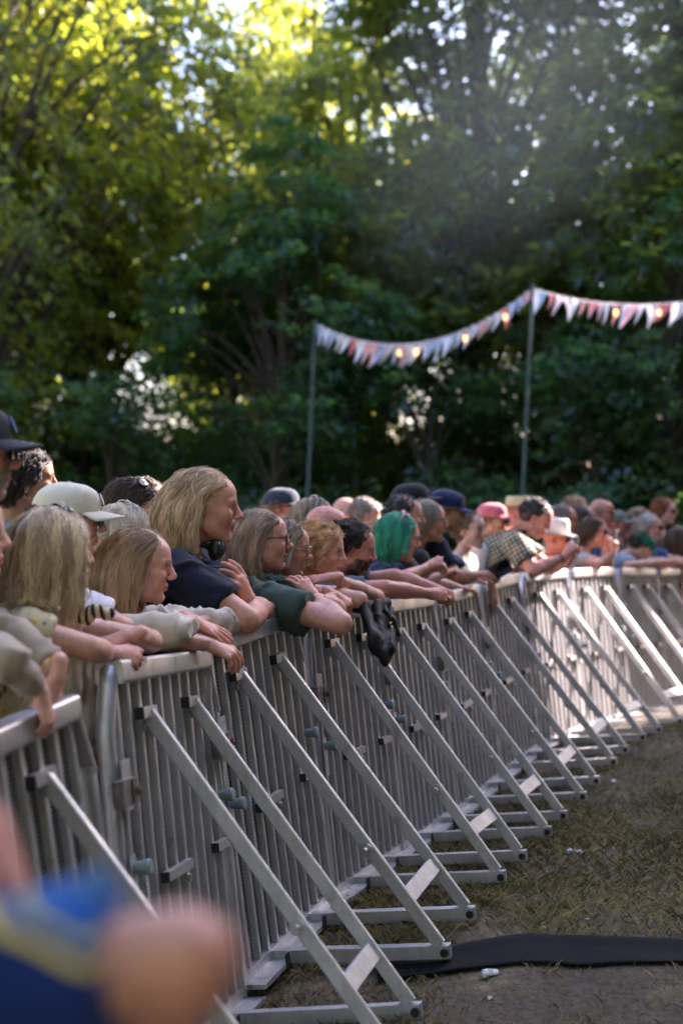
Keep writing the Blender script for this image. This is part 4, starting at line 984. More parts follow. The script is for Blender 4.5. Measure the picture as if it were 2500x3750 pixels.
        if shell:
            up = {'long': .006, 'bob': .006, 'curly': .010, 'short': .004, 'buzz': .0015}[st]*hs
            hps = [ell(Th(-.014, 0, .036), (.098*hs+up, .074*hs+up, .088*hs+up), R, 0)]
            if st != 'buzz': hps.append(ell(Th(-.050, 0, -.005), (.055*hs+up, .066*hs+up, .075*hs+up), R, .02))
            else: hps.append(ell(Th(-.045, 0, -.005), (.052*hs+up, .062*hs+up, .062*hs+up), R, .02))
            if st in ('long', 'bob', 'curly'):
                ln = hair.get('len', .3); dn = min(ln-.12, .16); hps.append(cap(Th(-.045, 0, 0), Th(-.045, 0, 0) - z*dn*.8*hs - f*.005, .055*hs, .045*hs, .03, sq=(l, 1.25)))
            hps += [ell(Th(.095+hair.get('hl', 0)*0, 0, -.012), (.060*hs, .105*hs, .082*hs), R @ rotm(0, -14), .012, True), ell(Th(.07, 0, -.12), (.075*hs, .12*hs, .095*hs), R, .01, True)]
            if st in ('short', 'buzz'): hps += [ell(Th(.02, .09, -.045), (.045*hs, .05*hs, .05*hs), R, .01, True), ell(Th(.02, -.09, -.045), (.045*hs, .05*hs, .05*hs), R, .01, True), ell(Th(-.03, 0, -.13), (.12*hs, .12*hs, .065*hs), R, .01, True)]
            if hair.get('hl'): hps.append(ell(Th(.07, 0, .10), (.05*hs*(1+hair['hl']*14), .06*hs, .05*hs), R, .015, True))
            vs, fs = nets(hps, max(vh, .008)); 
            if len(fs): ho = link('hair', mesh_np('hair', to_local(vs, root), fs), hair_mat(hair['c'], 'shell'), root)
        shd = [(ARM['R'][0], ARM['L'][0], .062*s+o_), (chest + T_*.04, belly, .12*fat+o_*.5)] + [(ARM[k][0], ARM[k][1], .056*fat+o_) for k in 'RL']
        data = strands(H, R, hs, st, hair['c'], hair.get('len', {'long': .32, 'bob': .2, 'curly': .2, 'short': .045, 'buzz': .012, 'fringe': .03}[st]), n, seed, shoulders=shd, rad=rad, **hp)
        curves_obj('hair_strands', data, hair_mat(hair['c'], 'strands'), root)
    if beard is not None and beard[2] > 0:
        data = strands(H, R, hs, 'beard', beard[0], beard[2], int(2200*[1, .7, .4, .2][lod]), seed+3, vol=.05, clump=.3, rad=[.0006, .0008, .0012, .002][lod]); curves_obj('beard', data, hair_mat(beard[0], 'strands'), root)
    if headwear:
        if headwear[0] == 'cap': cap_parts(root, H, R, hs, **headwear[1])
        else: hat_parts(root, H, R, hs, **headwear[1])
    for g in (eyewear or []): glasses(root, H, R, hs, *g)
    oo = barrier_out(np.array([N_[0], pel[0]]), np.array([N_[1], pel[1]]))[0]
    if oo.max() > -.12 and d > 2: print('IN PIT', label, oo.round(2))
    P = dict(root=root, H=H, R=R, N=N_, f=f, l=l, z=z, T=T_, arm=ARM, s=s)
    if extra: extra(P)
    return P

# ------------------------------------------------------------------ the crowd
FAIR = (.58, .36, .28); PALE = (.64, .43, .35); RUDDY = (.52, .25, .19); TAN = (.46, .27, .18)
BLOND = (.40, .29, .15); DBLOND = (.22, .155, .085); GREYB = (.26, .21, .155); DARK = (.035, .025, .02); BROWN = (.075, .045, .028); GREY = (.30, .28, .26); WHITE = (.62, .60, .56)
GF = 'people leaning on the barrier'; GB = 'people standing behind the front row'; GR = 'people at the far right of the crowd'
def hoop(P, q=-1, r=.022):
    c = P['H'] + P['R'] @ (np.array([-.008, q*.086, -.062])*P['s']); pts = [to_local(c + P['R'] @ np.array([r*math.sin(a), 0, r*math.cos(a)]), P['root']) for a in np.linspace(0, 2*math.pi, 17)]
    MB().tube(pts, .0014, 5, False).build('hoop_earring', M['gold'], P['root'], True)
def bracelet(P, side, t=.90, r=.034, th=.003, m='gold', name='bracelet'):
    Sh, E, W, hd, q = P['arm'][side]; c = E + (W-E)*t; d = nrm(W-E); x = nrm(np.cross(d, V(0, .2, 1))); y = np.cross(d, x)
    pts = [to_local(c + (x*math.cos(a)+y*math.sin(a))*r, P['root']) for a in np.linspace(0, 2*math.pi, 19)]
    MB().tube(pts, th, 6, False).build(name, M[m], P['root'], True)
def ring(P, side, m='gold'):
    Sh, E, W, hd, q = P['arm'][side]; d = nrm(hd[1]); n = nrm(hd[2]-d*np.dot(hd[2], d)); y = np.cross(n, d)*(1 if side == 'R' else -1)
    c = W + d*(.012+.090) + y*(-.009) - n*.006; pts = [to_local(c + (y*math.cos(a)+n*math.sin(a))*.0098, P['root']) for a in np.linspace(0, 2*math.pi, 13)]
    MB().tube(pts, .0016, 5, False).build('finger_ring', M[m], P['root'], True)
# --- front row, left to right
person('man at left edge in dark cap and sunglasses with grey beard', (-66, 1042, 3.85), yaw=6, pitch=3, skin=RUDDY, s=1.08, group=GF, beard=((.46, .43, .40), .6, .014), hair=dict(style='fringe', c=GREY), headwear=('cap', dict(col=(.025, .028, .045), emblem=(.02, .12, .4))), eyewear=[('frame_black', 'lens_dark')], lean=16, shirt=dict(c=(.012, .016, .035), sleeve='short'))
person('dark haired woman cut by the left edge with beige sleeve and gold bracelet', (-78, 1232, 3.72), yaw=-8, skin=PALE, fem=True, group=GF, hair=dict(style='long', c=DARK), lean=26, shirt=dict(c=(.42, .345, .27), sleeve='long', to=.78, o=.009, fold=1.4),
    arms={'R': dict(e=(15, 1515, 3.36), w=(92, 1592, 3.46), pose='droop', d=(.25, .2, -1), n=(.9, -.2, .3)), 'L': dict(e=(55, 1480, 3.75), w=(132, 1545, 3.62), pose='droop', d=(-.12, -.1, -1), n=(.9, -.3, .2))}, extra=lambda P: bracelet(P, 'L', .93, .036, .004))
person('man with dark curly hair behind the beige cap', (60, 1106, 5.35), yaw=18, skin=TAN, group=GB, s=1.03, hair=dict(style='curly', c=DARK, len=.07, curl=.008, vol=.22, clump=.5, n=5000, stand=.5), shirt=dict(c=(.1, .1, .12)))
person('person in off white baseball cap and white T-shirt with one hand hanging over the barrier', (158, 1197, 4.62), yaw=4, pitch=2, skin=FAIR, group=GF, hair=dict(style='fringe', c=BROWN), headwear=('cap', dict(col=(.66, .62, .50), emblem=(.72, .72, .70), tip=3)), eyewear=[('frame_black', 'lens_dark')], lean=22,
    shirt=dict(c=(.74, .75, .78), sleeve='short'), arms={'R': dict(e=(318, 1462, 4.50), w=(478, 1480, 4.66), pose='droop', d=(.93, .1, -.38), n=(.35, -.45, .8))})
person('blonde woman with sunglasses on her head in yellow floral top, back to the camera', (128, 1268, 4.10), yaw=38, pitch=4, roll=-4, skin=FAIR, fem=True, group=GF, hair=dict(style='long', c=(.94, .72, .50), len=.28, vol=.08, n=8500, back=.25, part=.0, clump=.72), eyewear=[('frame_clear', 'lens_dark', True)], lean=24, byaw=8,
    shirt=dict(c=(.6, .5, .3), pat='floral', sleeve='cap', neck=1.1), arms={'R': dict(e=(205, 1490, 3.93), w=(255, 1502, 4.05), pose='grip', d=(.9, .4, -.15), n=(.3, -.75, .6)), 'L': dict(e=(345, 1474, 4.32), w=(300, 1459, 4.14), pose='relax', d=(-.8, -.35, -.25), n=(.1, -.35, .95))}, extra=lambda P: (ring(P, 'L'), ring(P, 'R')))
person('woman with white blond hair and glasses pushed up, behind the beige linen shirt', (286, 1240, 5.15), yaw=35, skin=PALE, fem=True, group=GB, hair=dict(style='long', c=(.80, .72, .56), len=.30, vol=.16), eyewear=[('frame_clear', 'lens_clear', True)], shirt=dict(c=(.5, .5, .5)))
person('brown haired woman looking down with sunglasses on her head, left of the long haired man', (305, 1172, 5.9), yaw=-12, pitch=22, skin=FAIR, fem=True, group=GB, hair=dict(style='bob', c=BROWN, len=.12, back=.9), eyewear=[('frame_black', 'lens_dark', True)], shirt=dict(c=(.1, .1, .1)))
person('man with greying hair behind the woman looking down', (336, 1163, 6.6), yaw=-5, skin=RUDDY, group=GB, hair=dict(style='short', c=GREY, hl=.02), shirt=dict(c=(.15, .15, .2)))
person('person in orange cap behind the long haired man', (368, 1186, 7.3), yaw=0, skin=RUDDY, group=GB, hair=dict(style='fringe', c=BROWN), headwear=('cap', dict(col=(.55, .28, .10))), shirt=dict(c=(.2, .15, .12)))
person('woman with brown blond hair in beige linen shirt, arms folded on the barrier', (322, 1302, 4.72), yaw=2, pitch=6, skin=(.60, .36, .29), fem=True, full=1.05, group=GF, hair=dict(style='long', c=(.60, .42, .26), len=.27, vol=.07, n=7500, back=.55, tuck=.03, part=-.015), lean=30, brow=(.2, .12, .08),
    shirt=dict(c=(.62, .54, .44), sleeve='long', to=.55, o=.013, fold=1.7), arms={'R': dict(e=(395, 1448, 4.5), w=(442, 1425, 4.68), pose='flat', d=(.85, .15, -.42), n=(.3, -.35, .88)), 'L': dict(e=(508, 1434, 4.88), w=(448, 1432, 4.78), pose='relax')})
Pm = person('man with long blond hair in navy T-shirt, arms crossed on the barrier', (474, 1166, 5.35), yaw=2, pitch=4, skin=(.56, .31, .235), s=1.13, full=1.06, group=GF, hair=dict(style='long', wave=.006, c=(.90, .65, .43), len=.31, vol=.06, n=9000, back=.75, tuck=-.012, part=.02, clump=.75), lean=24, bulk=1.08, brow=(.25, .15, .09),
    shirt=dict(c=(.010, .013, .032), sleeve='short', o=.014, fold=1.2), arms={'R': dict(e=(566, 1424, 5.08), w=(606, 1398, 5.38), pose='relax', d=(.2, .9, .1)), 'L': dict(e=(608, 1412, 5.45), w=(572, 1383, 5.2), pose='relax', d=(-.35, -.25, .9), n=(.9, -.45, .1))})
person('woman with grey blond hair and black glasses in green shirt, elbow over the barrier', (603, 1243, 5.75), yaw=4, pitch=0, skin=(.58, .33, .26), fem=True, full=1.1, group=GF, hair=dict(style='long', c=(.60, .46, .34), len=.27, vol=.07, n=8000, back=.6, tuck=.0, part=.0), eyewear=[('frame_black', 'lens_clear')], lean=34, bulk=1.22,
    shirt=dict(c=(.045, .075, .060), sleeve='short', o=.016, fold=1.6, collar=True), arms={'R': dict(e=(783, 1432, 5.36), w=(722, 1372, 5.52), pose='relax', d=(-.5, .2, .6), n=(.1, -.7, .7)), 'L': dict(e=(770, 1400, 5.75), w=(740, 1378, 5.6), pose='relax')})
person('grey haired woman with gold rimmed glasses beside the green shirt', (654, 1262, 6.05), yaw=0, pitch=8, skin=(.52, .29, .22), fem=True, group=GF, hair=dict(style='bob', c=(.42, .36, .28), len=.17, vol=.14, back=.5), eyewear=[('frame_gold', 'lens_clear')], lean=30, shirt=dict(c=(.04, .045, .05), sleeve='short'),
    arms={'R': dict(e=(735, 1402, 5.85), w=(765, 1366, 5.95), pose='grip', d=(.7, .1, -.4), n=(.3, -.5, .8))})
person('curly blonde woman with sunglasses on her head and a hoop earring, arms crossed', (736, 1268, 6.35), yaw=-12, pitch=6, skin=(.60, .36, .28), fem=True, group=GF, hair=dict(style='curly', c=(.78, .52, .30), len=.15, curl=.011, vol=.25, n=6500, clump=.7, back=.6), eyewear=[('frame_black', 'lens_dark', True)], lean=36, shirt=dict(c=(.03, .03, .035), sleeve='none'),
    arms={'L': dict(e=(866, 1372, 6.45), w=(762, 1326, 6.12), pose='flat', d=(-.95, -.1, -.12), n=(.0, -.4, .9)), 'R': dict(e=(826, 1378, 6.12), w=(742, 1362, 6.22), pose='relax')}, extra=lambda P: (hoop(P), bracelet(P, 'L', .9, .027, .0012), ring(P, 'L')))
person('man with pink balding head behind the curly blonde woman', (752, 1220, 7.0), yaw=4, pitch=4, skin=(.60, .28, .24), group=GB, hair=dict(style='fringe', c=GREY), shirt=dict(c=(.3, .3, .33)))
person('grey haired woman with sunglasses pushed up behind the curly blonde woman', (722, 1200, 7.5), yaw=20, skin=FAIR, fem=True, group=GB, hair=dict(style='bob', c=(.45, .38, .28), len=.12), eyewear=[('frame_clear', 'lens_dark', True)], shirt=dict(c=(.3, .28, .25)))
person('man with dark receding hair and full beard, hands clasped over the barrier', (808, 1262, 6.9), yaw=3, pitch=12, skin=(.50, .25, .19), s=1.05, group=GF, hair=dict(style='short', c=(.045, .032, .025), hl=.015, n=5000), beard=((.07, .048, .037), .75, .011), lean=38, shirt=dict(c=(.06, .09, .14), sleeve='short'),
    arms={'R': dict(e=(885, 1352, 6.68), w=(985, 1364, 6.85), pose='fist', d=(.9, .4, -.1), n=(.3, -.8, .5)), 'L': dict(e=(905, 1325, 7.05), w=(1000, 1352, 7.02), pose='grip', d=(.8, -.5, -.2), n=(.2, .2, .95))})
person('woman with bright green hair and pink sunglasses on her head', (915, 1236, 7.4), yaw=4, pitch=10, skin=(.56, .32, .25), fem=True, full=1.05, group=GF, hair=dict(style='bob', c=(.05, .50, .33), wave=.006, len=.16, vol=.12, n=7500, back=.3, clump=.6), eyewear=[('frame_pink', 'lens_clear', True, .004)], lean=36, bulk=1.1, shirt=dict(c=(.020, .040, .075), sleeve='short', fold=1.4),
    arms={'R': dict(e=(905, 1340, 7.1), w=(982, 1302, 7.25), pose='fist', d=(.75, .2, .35), n=(.1, -.7, .7)), 'L': dict(e=(950, 1330, 7.6), w=(994, 1304, 7.4), pose='grip', d=(.6, -.6, .2), n=(.5, .4, .8))})
person('balding man with cropped hair behind the green haired woman', (928, 1190, 8.0), yaw=2, skin=(.56, .33, .25), group=GB, s=1.02, hair=dict(style='buzz', c=(.06, .05, .045), hl=.05), shirt=dict(c=(.05, .05, .05)), arms={'R': dict(e=(960, 1345, 7.9), w=(1012, 1322, 7.95), pose='grip')})
person('bearded man in black baseball cap, tallest behind the green haired woman', (946, 1161, 8.45), yaw=2, skin=FAIR, group=GB, s=1.05, hair=dict(style='fringe', c=DARK), beard=((.04, .03, .025), .9, .03), headwear=('cap', dict(col=(.010, .012, .017), tip=-6)), shirt=dict(c=(.02, .02, .022)))
person('older woman with grey hair and glasses in front of the navy cap', (982, 1199, 8.25), yaw=2, skin=(.55, .33, .24), fem=True, group=GF, hair=dict(style='bob', c=(.32, .29, .25), len=.10, vol=.12), eyewear=[('frame_black', 'lens_clear')], shirt=dict(c=(.03, .032, .035)), lean=26, arms={'R': dict(e=(1000, 1340, 8.1), w=(1060, 1352, 8.2), pose='relax'), 'L': dict(e=(1030, 1320, 8.4), w=(1080, 1325, 8.4), pose='relax')})
person('man in navy cap with red emblem and dark polo, holding a phone over the barrier', (1024, 1174, 8.6), yaw=4, pitch=6, skin=TAN, s=1.04, group=GF, hair=dict(style='fringe', c=GREY), headwear=('cap', dict(col=(.014, .026, .075), emblem=(.55, .05, .04), tip=6)), eyewear=[('frame_black', 'lens_clear')], lean=24, shirt=dict(c=(.014, .022, .045), sleeve='short', collar=True),
    arms={'R': dict(e=(1045, 1326, 8.35), w=(1108, 1322, 8.4), pose='grip', d=(.95, .1, .05), n=(.1, -.75, .6)), 'L': dict(e=(1085, 1345, 8.75), w=(1132, 1352, 8.75), pose='droop', d=(.3, 0, -1), n=(.9, -.2, .2))})
# --- farther to the right
person('smiling woman with tied back hair in white shirt', (1080, 1220, 9.3), yaw=-38, skin=(.62, .40, .32), fem=True, group=GR, hair=dict(style='short', c=DBLOND, n=5000), shirt=dict(c=(.78, .77, .76), sleeve='short', neck=1.25))
person('man in pink cap and sunglasses with pale shirt', (1131, 1196, 10.0), yaw=-18, skin=TAN, group=GR, hair=dict(style='fringe', c=DARK), headwear=('cap', dict(col=(.62, .16, .19))), eyewear=[('frame_black', 'lens_dark')], shirt=dict(c=(.50, .52, .54)))
person('person in straw hat behind the plaid shirt', (1194, 1182, 11.4), yaw=0, skin=RUDDY, group=GR, headwear=('hat', dict(col=(.62, .47, .28), band=(.30, .13, .05), wide=.08)), shirt=dict(c=(.2, .15, .12)))
Pp = person('man in checked plaid shirt bending over a phone', (1229, 1190, 10.0), yaw=-8, pitch=28, skin=(.56, .30, .24), s=1.08, group=GF, hair=dict(style='buzz', c=(.045, .043, .045), n=6000), beard=((.12, .09, .08), .35, 0), lean=44, bulk=1.15, shirt=dict(c=(.3, .3, .2), pat='plaid', sleeve='short', o=.018, collar=(.012, .016, .03), fold=1.2),
    arms={'R': dict(e=(1225, 1312, 9.7), w=(1298, 1277, 9.75), pose='grip', d=(.6, .1, .75), n=(-.5, -.8, .2)), 'L': dict(e=(1262, 1306, 10.1), w=(1308, 1285, 9.95), pose='grip', d=(.45, -.1, .8), n=(.4, .8, .1))}, extra=lambda P: bracelet(P, 'R', .86, .034, .005, 'black_plastic', 'wristband'))
person('person with white trilby hat and sunglasses right of the plaid shirt', (1277, 1240, 10.8), yaw=-20, pitch=5, skin=(.55, .24, .17), group=GR, s=.98, headwear=('hat', dict(col=(.72, .70, .66), band=(.6, .58, .54), wide=.055, tall=.13)), eyewear=[('frame_black', 'lens_dark')], shirt=dict(c=(.5, .12, .08)))
person('grey haired person behind the white trilby', (1294, 1196, 11.4), yaw=0, skin=RUDDY, group=GR, hair=dict(style='short', c=GREY), eyewear=[('frame_black', 'lens_dark')], shirt=dict(c=(.2, .2, .2)))
person('person with sunlit fair hair at the back right of the plaid shirt', (1322, 1172, 12.6), yaw=-10, skin=FAIR, group=GR, hair=dict(style='bob', c=(.5, .33, .15), len=.12), shirt=dict(c=(.3, .2, .15)))
person('brown haired person between the trilby and the phone', (1338, 1196, 12.0), yaw=-10, skin=RUDDY, group=GR, hair=dict(style='curly', c=BROWN, len=.06, curl=.006), shirt=dict(c=(.25, .3, .35)))
Pz = person('brown haired woman in sunglasses raising a white phone', (1362, 1224, 11.2), yaw=-14, pitch=2, skin=(.60, .36, .28), fem=True, group=GF, hair=dict(style='bob', c=(.10, .062, .04), len=.10, vol=.14), eyewear=[('frame_black', 'lens_dark')], lean=22, shirt=dict(c=(.62, .55, .50), sleeve='none'),
    arms={'R': dict(e=(1372, 1300, 10.95), w=(1408, 1268, 11.0), pose='grip', d=(.2, 0, 1), n=(.4, -.9, .1)), 'L': dict(e=(1400, 1296, 11.3), w=(1392, 1262, 11.15), pose='grip', d=(.3, -.1, 1), n=(-.2, .9, .1))})
person('bald man in sunglasses behind the raised phone', (1382, 1180, 12.2), yaw=-25, skin=RUDDY, group=GR, hair=dict(style='fringe', c=GREY), eyewear=[('frame_black', 'lens_dark')], shirt=dict(c=(.10, .16, .30)))
person('person in grey green cap right of the raised phone', (1414, 1204, 12.7), yaw=-10, skin=RUDDY, group=GR, headwear=('cap', dict(col=(.18, .20, .17))), shirt=dict(c=(.12, .16, .28)))
person('dark haired person in the gap left of the green cap', (1440, 1216, 13.0), yaw=-15, skin=TAN, group=GR, hair=dict(style='short', c=DARK), shirt=dict(c=(.1, .1, .1)))
person('blond person behind the green cap', (1470, 1196, 13.6), yaw=-10, skin=FAIR, fem=True, group=GR, hair=dict(style='bob', c=(.42, .30, .16)), shirt=dict(c=(.3, .2, .1)))
person('boy in green baseball cap with head bowed, arms along the barrier', (1474, 1256, 12.0), yaw=-4, pitch=40, skin=FAIR, s=.92, group=GF, headwear=('cap', dict(col=(.012, .15, .085))), hair=dict(style='short', c=BROWN), lean=50, shirt=dict(c=(.30, .38, .46), sleeve='short'),
    arms={'R': dict(e=(1440, 1300, 11.7), w=(1525, 1290, 11.9), pose='relax'), 'L': dict(e=(1490, 1290, 12.2), w=(1545, 1288, 12.2), pose='relax')})
person('white haired man in sunglasses and blue shirt', (1492, 1214, 12.6), yaw=-22, skin=(.55, .31, .24), group=GR, hair=dict(style='short', c=WHITE, hl=.01), eyewear=[('frame_black', 'lens_dark')], shirt=dict(c=(.04, .10, .26), sleeve='short', collar=True), lean=24, arms={'R': dict(e=(1500, 1300, 12.3), w=(1560, 1292, 12.4), pose='relax'), 'L': dict(e=(1560, 1290, 12.7), w=(1600, 1288, 12.7), pose='relax')})
person('woman with short curly red hair and sunglasses, sunlit at the right', (1526, 1176, 13.2), yaw=-35, skin=(.62, .38, .30), fem=True, group=GR, hair=dict(style='curly', c=(.36, .13, .04), len=.07, curl=.006, vol=.2), eyewear=[('frame_black', 'lens_dark')], shirt=dict(c=(.2, .2, .2)))
person('person with long brown hair cut by the right edge', (1562, 1240, 13.0), yaw=20, skin=FAIR, fem=True, group=GR, hair=dict(style='long', c=(.16, .10, .06), len=.25), shirt=dict(c=(.35, .28, .2)))
person('man in dark cap and glasses behind the woman with black glasses', (648, 1168, 8.6), yaw=-6, skin=RUDDY, group=GB, hair=dict(style='fringe', c=GREY), headwear=('cap', dict(col=(.03, .045, .065))), eyewear=[('frame_black', 'lens_clear')], shirt=dict(c=(.1, .1, .12)))
person('pink bald head far back between the poles', (797, 1182, 10.6), yaw=0, skin=(.60, .34, .28), group=GB, hair=dict(style='fringe', c=WHITE), shirt=dict(c=(.3, .3, .3)))
person('balding grey head behind the bearded man with clasped hands', (840, 1186, 9.6), yaw=10, skin=FAIR, group=GB, hair=dict(style='buzz', c=GREY, hl=.05), shirt=dict(c=(.2, .2, .22)))
person('dark haired head low behind the green haired woman', (872, 1200, 10.2), yaw=10, skin=TAN, group=GB, hair=dict(style='short', c=BROWN), shirt=dict(c=(.15, .15, .15)))
# --- blurred photographer close to the lens
Lc = lambda u, v, d: at(u, v, d)
person('badly blurred person close to the lens in blue football shirt, elbow out', at(-560, 1690, 1.02), yaw=60, skin=(.50, .275, .215), group=None, hair=dict(style='short', c=BROWN, n=2500), s=1.0, lean=6, byaw=55, seed=5, bulk=.92,
    shirt=dict(c=(.01, .04, .2), pat='football', sleeve='short', to=.80, o=.010), arms={'R': dict(s=(-330, 2345, 1.0), e=(425, 2210, .98), w=(150, 2700, 1.08), pose='grip', d=(-.4, .2, -.8), n=(0, -.8, .5)), 'L': dict(e=at(-250, 2420, 1.3), w=at(10, 2085, 1.2), pose='grip', d=(-.5, 0, .85), n=(.6, -.6, .3))})

# ------------------------------------------------------------------ things held, worn loose or lying about
def phone(c, R, col, label, s=1.0):
    e = empty('phone', c); e.rotation_euler = Matrix(R).to_euler(); tag(e, label, 'phone', 'phones held up in the crowd')
    MB().box((-.037*s, -.0045, -.075*s), (.037*s, .0045, .075*s), .003).build('phone_body', col, e)
    MB().box((-.034*s, -.0062, -.071*s), (.034*s, -.0048, .071*s)).build('phone_screen', M['lens_dark'], e)
    MB().box((.008*s, .0048, .035*s), (.032*s, .0066, .068*s), .002).build('phone_camera', M['black_plastic'], e)
M['phone_white'] = mat('white_phone_case', (.75, .73, .70), .4)
phone(at(1148, 1309, 8.36), rotm(-20, 62, 25), M['black_plastic'], 'dark phone held out over the barrier by the man in navy cap', 1.15)
phone(at(1417, 1240, 11.05), rotm(70, 4, 0), M['phone_white'], 'white phone raised by the brown haired woman')
phone(at(1322, 1258, 9.8), rotm(60, 20, 0), M['black_plastic'], 'black phone in the plaid shirted man\'s hands')

# headphones round the neck of the long haired man
def headphones(P):
    e = empty('headphones', P['N']); tag(e, 'black headphones round the neck of the long haired man', 'headphones')
    f, l, T = P['f'], P['l'], P['T']; c = T*.035 + f*.03
    ring = [c + (f*math.cos(a)*.085 + l*math.sin(a)*.088) + T*(.01-.02*math.cos(a)) for a in np.linspace(.75, 2*math.pi-.75, 22)]
    MB().tube(ring, .010, 8).build('headband', M['black_plastic'], e, True)
    for q in (-1, 1):
        p = c + f*.095 + l*q*.052 - T*.02; v, fc = nets([ell(p, (.024, .034, .042), np.stack([f, l, T], 1) @ rotm(q*-20, 20), 0)], .005)
        o = link('ear_cup', mesh_np('ear_cup', v, fc), M['black_plastic'], e)
        v, fc = nets([ell(p+f*.016, (.014, .028, .035), np.stack([f, l, T], 1) @ rotm(q*-20, 20), 0)], .005); link('ear_pad', mesh_np('ear_pad', v, fc), mat('pad_leather', (.02, .02, .022), .6), o)
headphones(Pm)
# patterned scarf bundle on the floral top
def scarf():
    c = at(205, 1405, 4.1); e = empty('scarf', c); tag(e, 'cream and black patterned scarf at the floral woman\'s shoulder', 'scarf')
    r = np.random.default_rng(3); v, fc = nets([ell(r.normal(0, .015, 3), (.024, .024, .02), np.eye(3), .008) for _ in range(7)], .006); n_ = vnormals(v, fc); v = v + n_*(vnoise(v*60, 4)*.006)[:, None]
    link('scarf_cloth', mesh_np('scarf_cloth', v, fc), cloth_mat((.6, .5, .35), 'scarf'), e)
scarf()
# black jacket over the rail
def jacket():
    top = rail(3.72, 1.2); e = empty('leather_jacket', top); tag(e, 'black leather jacket slung over the top rail of the barrier', 'jacket')
    A = lambda u, v, d: at(u, v, d) - top
    W = nrm(V(.95, -.3, 0)); sq = (W, .45)
    ps = [cap(A(822, 1394, 6.2), A(884, 1386, 6.6), .030, .030, .0), cap(A(836, 1400, 6.12), A(862, 1478, 6.0), .045, .055, .03, sq=sq), cap(A(868, 1400, 6.2), A(884, 1505, 6.0), .05, .045, .03, sq=sq), cap(A(898, 1408, 6.3), A(900, 1490, 6.02), .035, .03, .03, sq=sq), cap(A(862, 1478, 6.0), A(886, 1518, 5.98), .045, .022, .03, sq=sq), cap(A(902, 1412, 5.98), A(914, 1452, 5.94), .018, .024, .02, sq=sq), cap(A(884, 1402, 6.0), A(904, 1428, 5.94), .02, .018, .02, sq=sq)]
    v, fc = nets(ps, .008); n_ = vnormals(v, fc); w1 = vnoise(v*np.array([26, 26, 9])+1.5*vnoise(v*9, 2)[:, None], 9); v = v + n_*((1-np.abs(w1))**3*.007 - .003)[:, None]
    link('jacket_leather', mesh_np('jacket_leather', v, fc), mat('black_leather', (.011, .011, .013), .62, spec=.3, bump=.2, bscale=60), e)
    for k in range(2):
        p = A(897+3*k, 1432+10*k, 5.90); v, fc = nets([ell(p, (.006, .006, .006), np.eye(3), 0)], .002); link('jacket_button', mesh_np('jacket_button', v, fc), M['gold'], e)
jacket()
# black ground cloth strip
def cloth_strip():
    nx, ny = 60, 12; pts = []
    for i in range(nx):
        x = .12 + 3.6*i/(nx-1)
        for j in range(ny):
            y = float(strip_y(x)) + (.235+.02*math.sin(x*2.3))*(j/(ny-1)-.5)
            pts.append((x, y, 0))
    P = np.array(pts); P[:, 2] = gz(P[:, 0], P[:, 1]) + .012 + .006*(1+vnoise(P*np.array([6, 11, 1]), 6)) + .012*np.exp(-((np.arange(len(P)) % ny - ny*.75)/1.6)**2)
    ii = np.arange(nx*ny).reshape(nx, ny); f = np.stack([ii[:-1, :-1].ravel(), ii[1:, :-1].ravel(), ii[1:, 1:].ravel(), ii[:-1, 1:].ravel()], 1)
    o = link('ground_cloth', mesh_np('ground_cloth', P, f), mat('black_ground_fabric', (.005, .0055, .007), .85, spec=.2, bump=.4, bscale=60)); tag(o, 'black fabric strip lying across the soil under the barrier feet', 'ground cloth')
    md = o.modifiers.new('t', 'SOLIDIFY'); md.thickness = .004
cloth_strip()
def crumple(name, c, r, m, label, cat, seed, fl=.55):
    v, f = nets([ell((0, 0, 0), (r, r*.7, r*.28), np.eye(3), 0)], r/6); n_ = vnormals(v, f); v = v + n_*(vnoise(v*1.6/r, seed)*r*.55)[:, None]
    o = link(name, mesh_np(name, v, f, False), m); o.location = c; tag(o, label, cat, 'litter on the ground')
def on_ground(u, v):
    d = FPX*(CAMZ-.08)/(v*DS-1816); p = at(u, v, d); return V(p[0], p[1], float(gz(p[0], p[1])))
white_paper = mat('white_paper', (.72, .73, .76), .8)
for k, (u, v, r, lb) in enumerate([(1322, 1996, .035, 'crumpled white paper on the soil at the right'), (1128, 2300, .03, 'crumpled white scrap at the bottom right'), (1410, 1815, .028, 'small white scrap on the soil beside the barrier feet')]):
    crumple('paper_scrap', on_ground(u, v) + V(0, 0, .012), r, white_paper, lb, 'litter', 40+k)
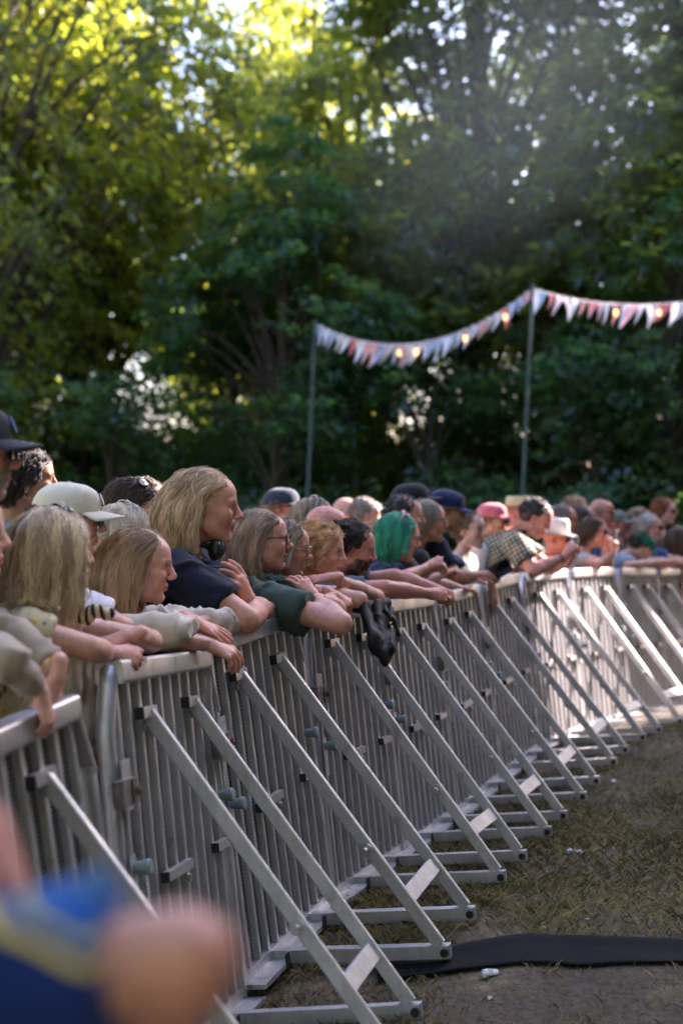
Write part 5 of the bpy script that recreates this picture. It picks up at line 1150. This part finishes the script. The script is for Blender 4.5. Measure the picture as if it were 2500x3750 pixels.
def snack_bag():
    c = on_ground(815, 2142) + V(0, 0, .03); e = empty('snack_packet', c); tag(e, 'small green striped packet lying at the foot of the barrier', 'packet', 'litter on the ground'); e.rotation_euler = (.2, .1, .5)
    m_ = mat('green_striped_foil', (.2, .4, .04), .4); nt = m_.node_tree; w_ = nt.nodes.new('ShaderNodeTexWave'); w_.inputs['Scale'].default_value = 30; w_.inputs['Distortion'].default_value = 2; tc = nt.nodes.new('ShaderNodeTexCoord'); rp = nt.nodes.new('ShaderNodeValToRGB')
    rp.color_ramp.elements[0].position = .45; rp.color_ramp.elements[0].color = (.02, .05, .01, 1); rp.color_ramp.elements[1].position = .5; rp.color_ramp.elements[1].color = (.30, .55, .05, 1)
    nt.links.new(tc.outputs['Object'], w_.inputs['Vector']); nt.links.new(w_.outputs['Fac'], rp.inputs[0]); nt.links.new(rp.outputs[0], nt.nodes['Principled BSDF'].inputs['Base Color'])
    v, f = nets([cap((-.035, 0, 0), (.035, 0, 0), .03, .03, 0, sq=(V(0, 0, 1), .5)), cap((-.05, 0, 0), (.05, 0, 0), .02, .02, .01, sq=(V(0, 0, 1), .35))], .006); link('packet_foil', mesh_np('packet_foil', v + vnormals(v, f)*(vnoise(v*50, 2)*.004)[:, None], f), m_, e)
    MB().box((-.05, -.036, -.01), (-.022, -.030, .018)).build('packet_label', white_paper, e)
snack_bag()
# drifting stage smoke, lit by the sun above the crowd
def smoke():
    a, b = at(1680, -330, 13), at(820, 640, 15.5); c = (a+b)/2; nu, nv = 24, 14; vs = []
    for j in range(nv+1):
        for i in range(nu):
            th = math.pi*j/nv; ph = 2*math.pi*i/nu; vs.append((math.sin(th)*math.cos(ph), math.sin(th)*math.sin(ph), math.cos(th)))
    f = [(j*nu+i, (j+1)*nu+i, (j+1)*nu+(i+1) % nu, j*nu+(i+1) % nu) for j in range(nv) for i in range(nu)]
    o = link('smoke', mesh_np('smoke', np.array(vs), np.array(f))); o.location = c; o.rotation_euler = Vector(b-a).to_track_quat('Z', 'Y').to_euler(); o.scale = (1.7, 1.9, np.linalg.norm(b-a)*.56)
    m_ = bpy.data.materials.new('stage_smoke'); m_.use_nodes = True; nt = m_.node_tree; N = nt.nodes; L = nt.links
    for n in list(N):
        if n.type != 'OUTPUT_MATERIAL': N.remove(n)
    pv = N.new('ShaderNodeVolumePrincipled'); pv.inputs['Color'].default_value = (.66, .86, 1, 1); pv.inputs['Anisotropy'].default_value = .2
    tc = N.new('ShaderNodeTexCoord'); ln = N.new('ShaderNodeVectorMath'); ln.operation = 'LENGTH'; L.new(tc.outputs['Object'], ln.inputs[0])
    mr = N.new('ShaderNodeMapRange'); mr.interpolation_type = 'SMOOTHSTEP'; mr.inputs[1].default_value = 1.0; mr.inputs[2].default_value = 0.1; mr.inputs[3].default_value = 0; mr.inputs[4].default_value = .0115
    L.new(ln.outputs['Value'], mr.inputs[0]); L.new(mr.outputs[0], pv.inputs['Density'])
    L.new(pv.outputs[0], [n for n in N if n.type == 'OUTPUT_MATERIAL'][0].inputs['Volume'])
    o.data.materials.append(m_); tag(o, 'thin veil of stage smoke drifting before the trees at upper right', 'smoke', kind='stuff')
smoke()
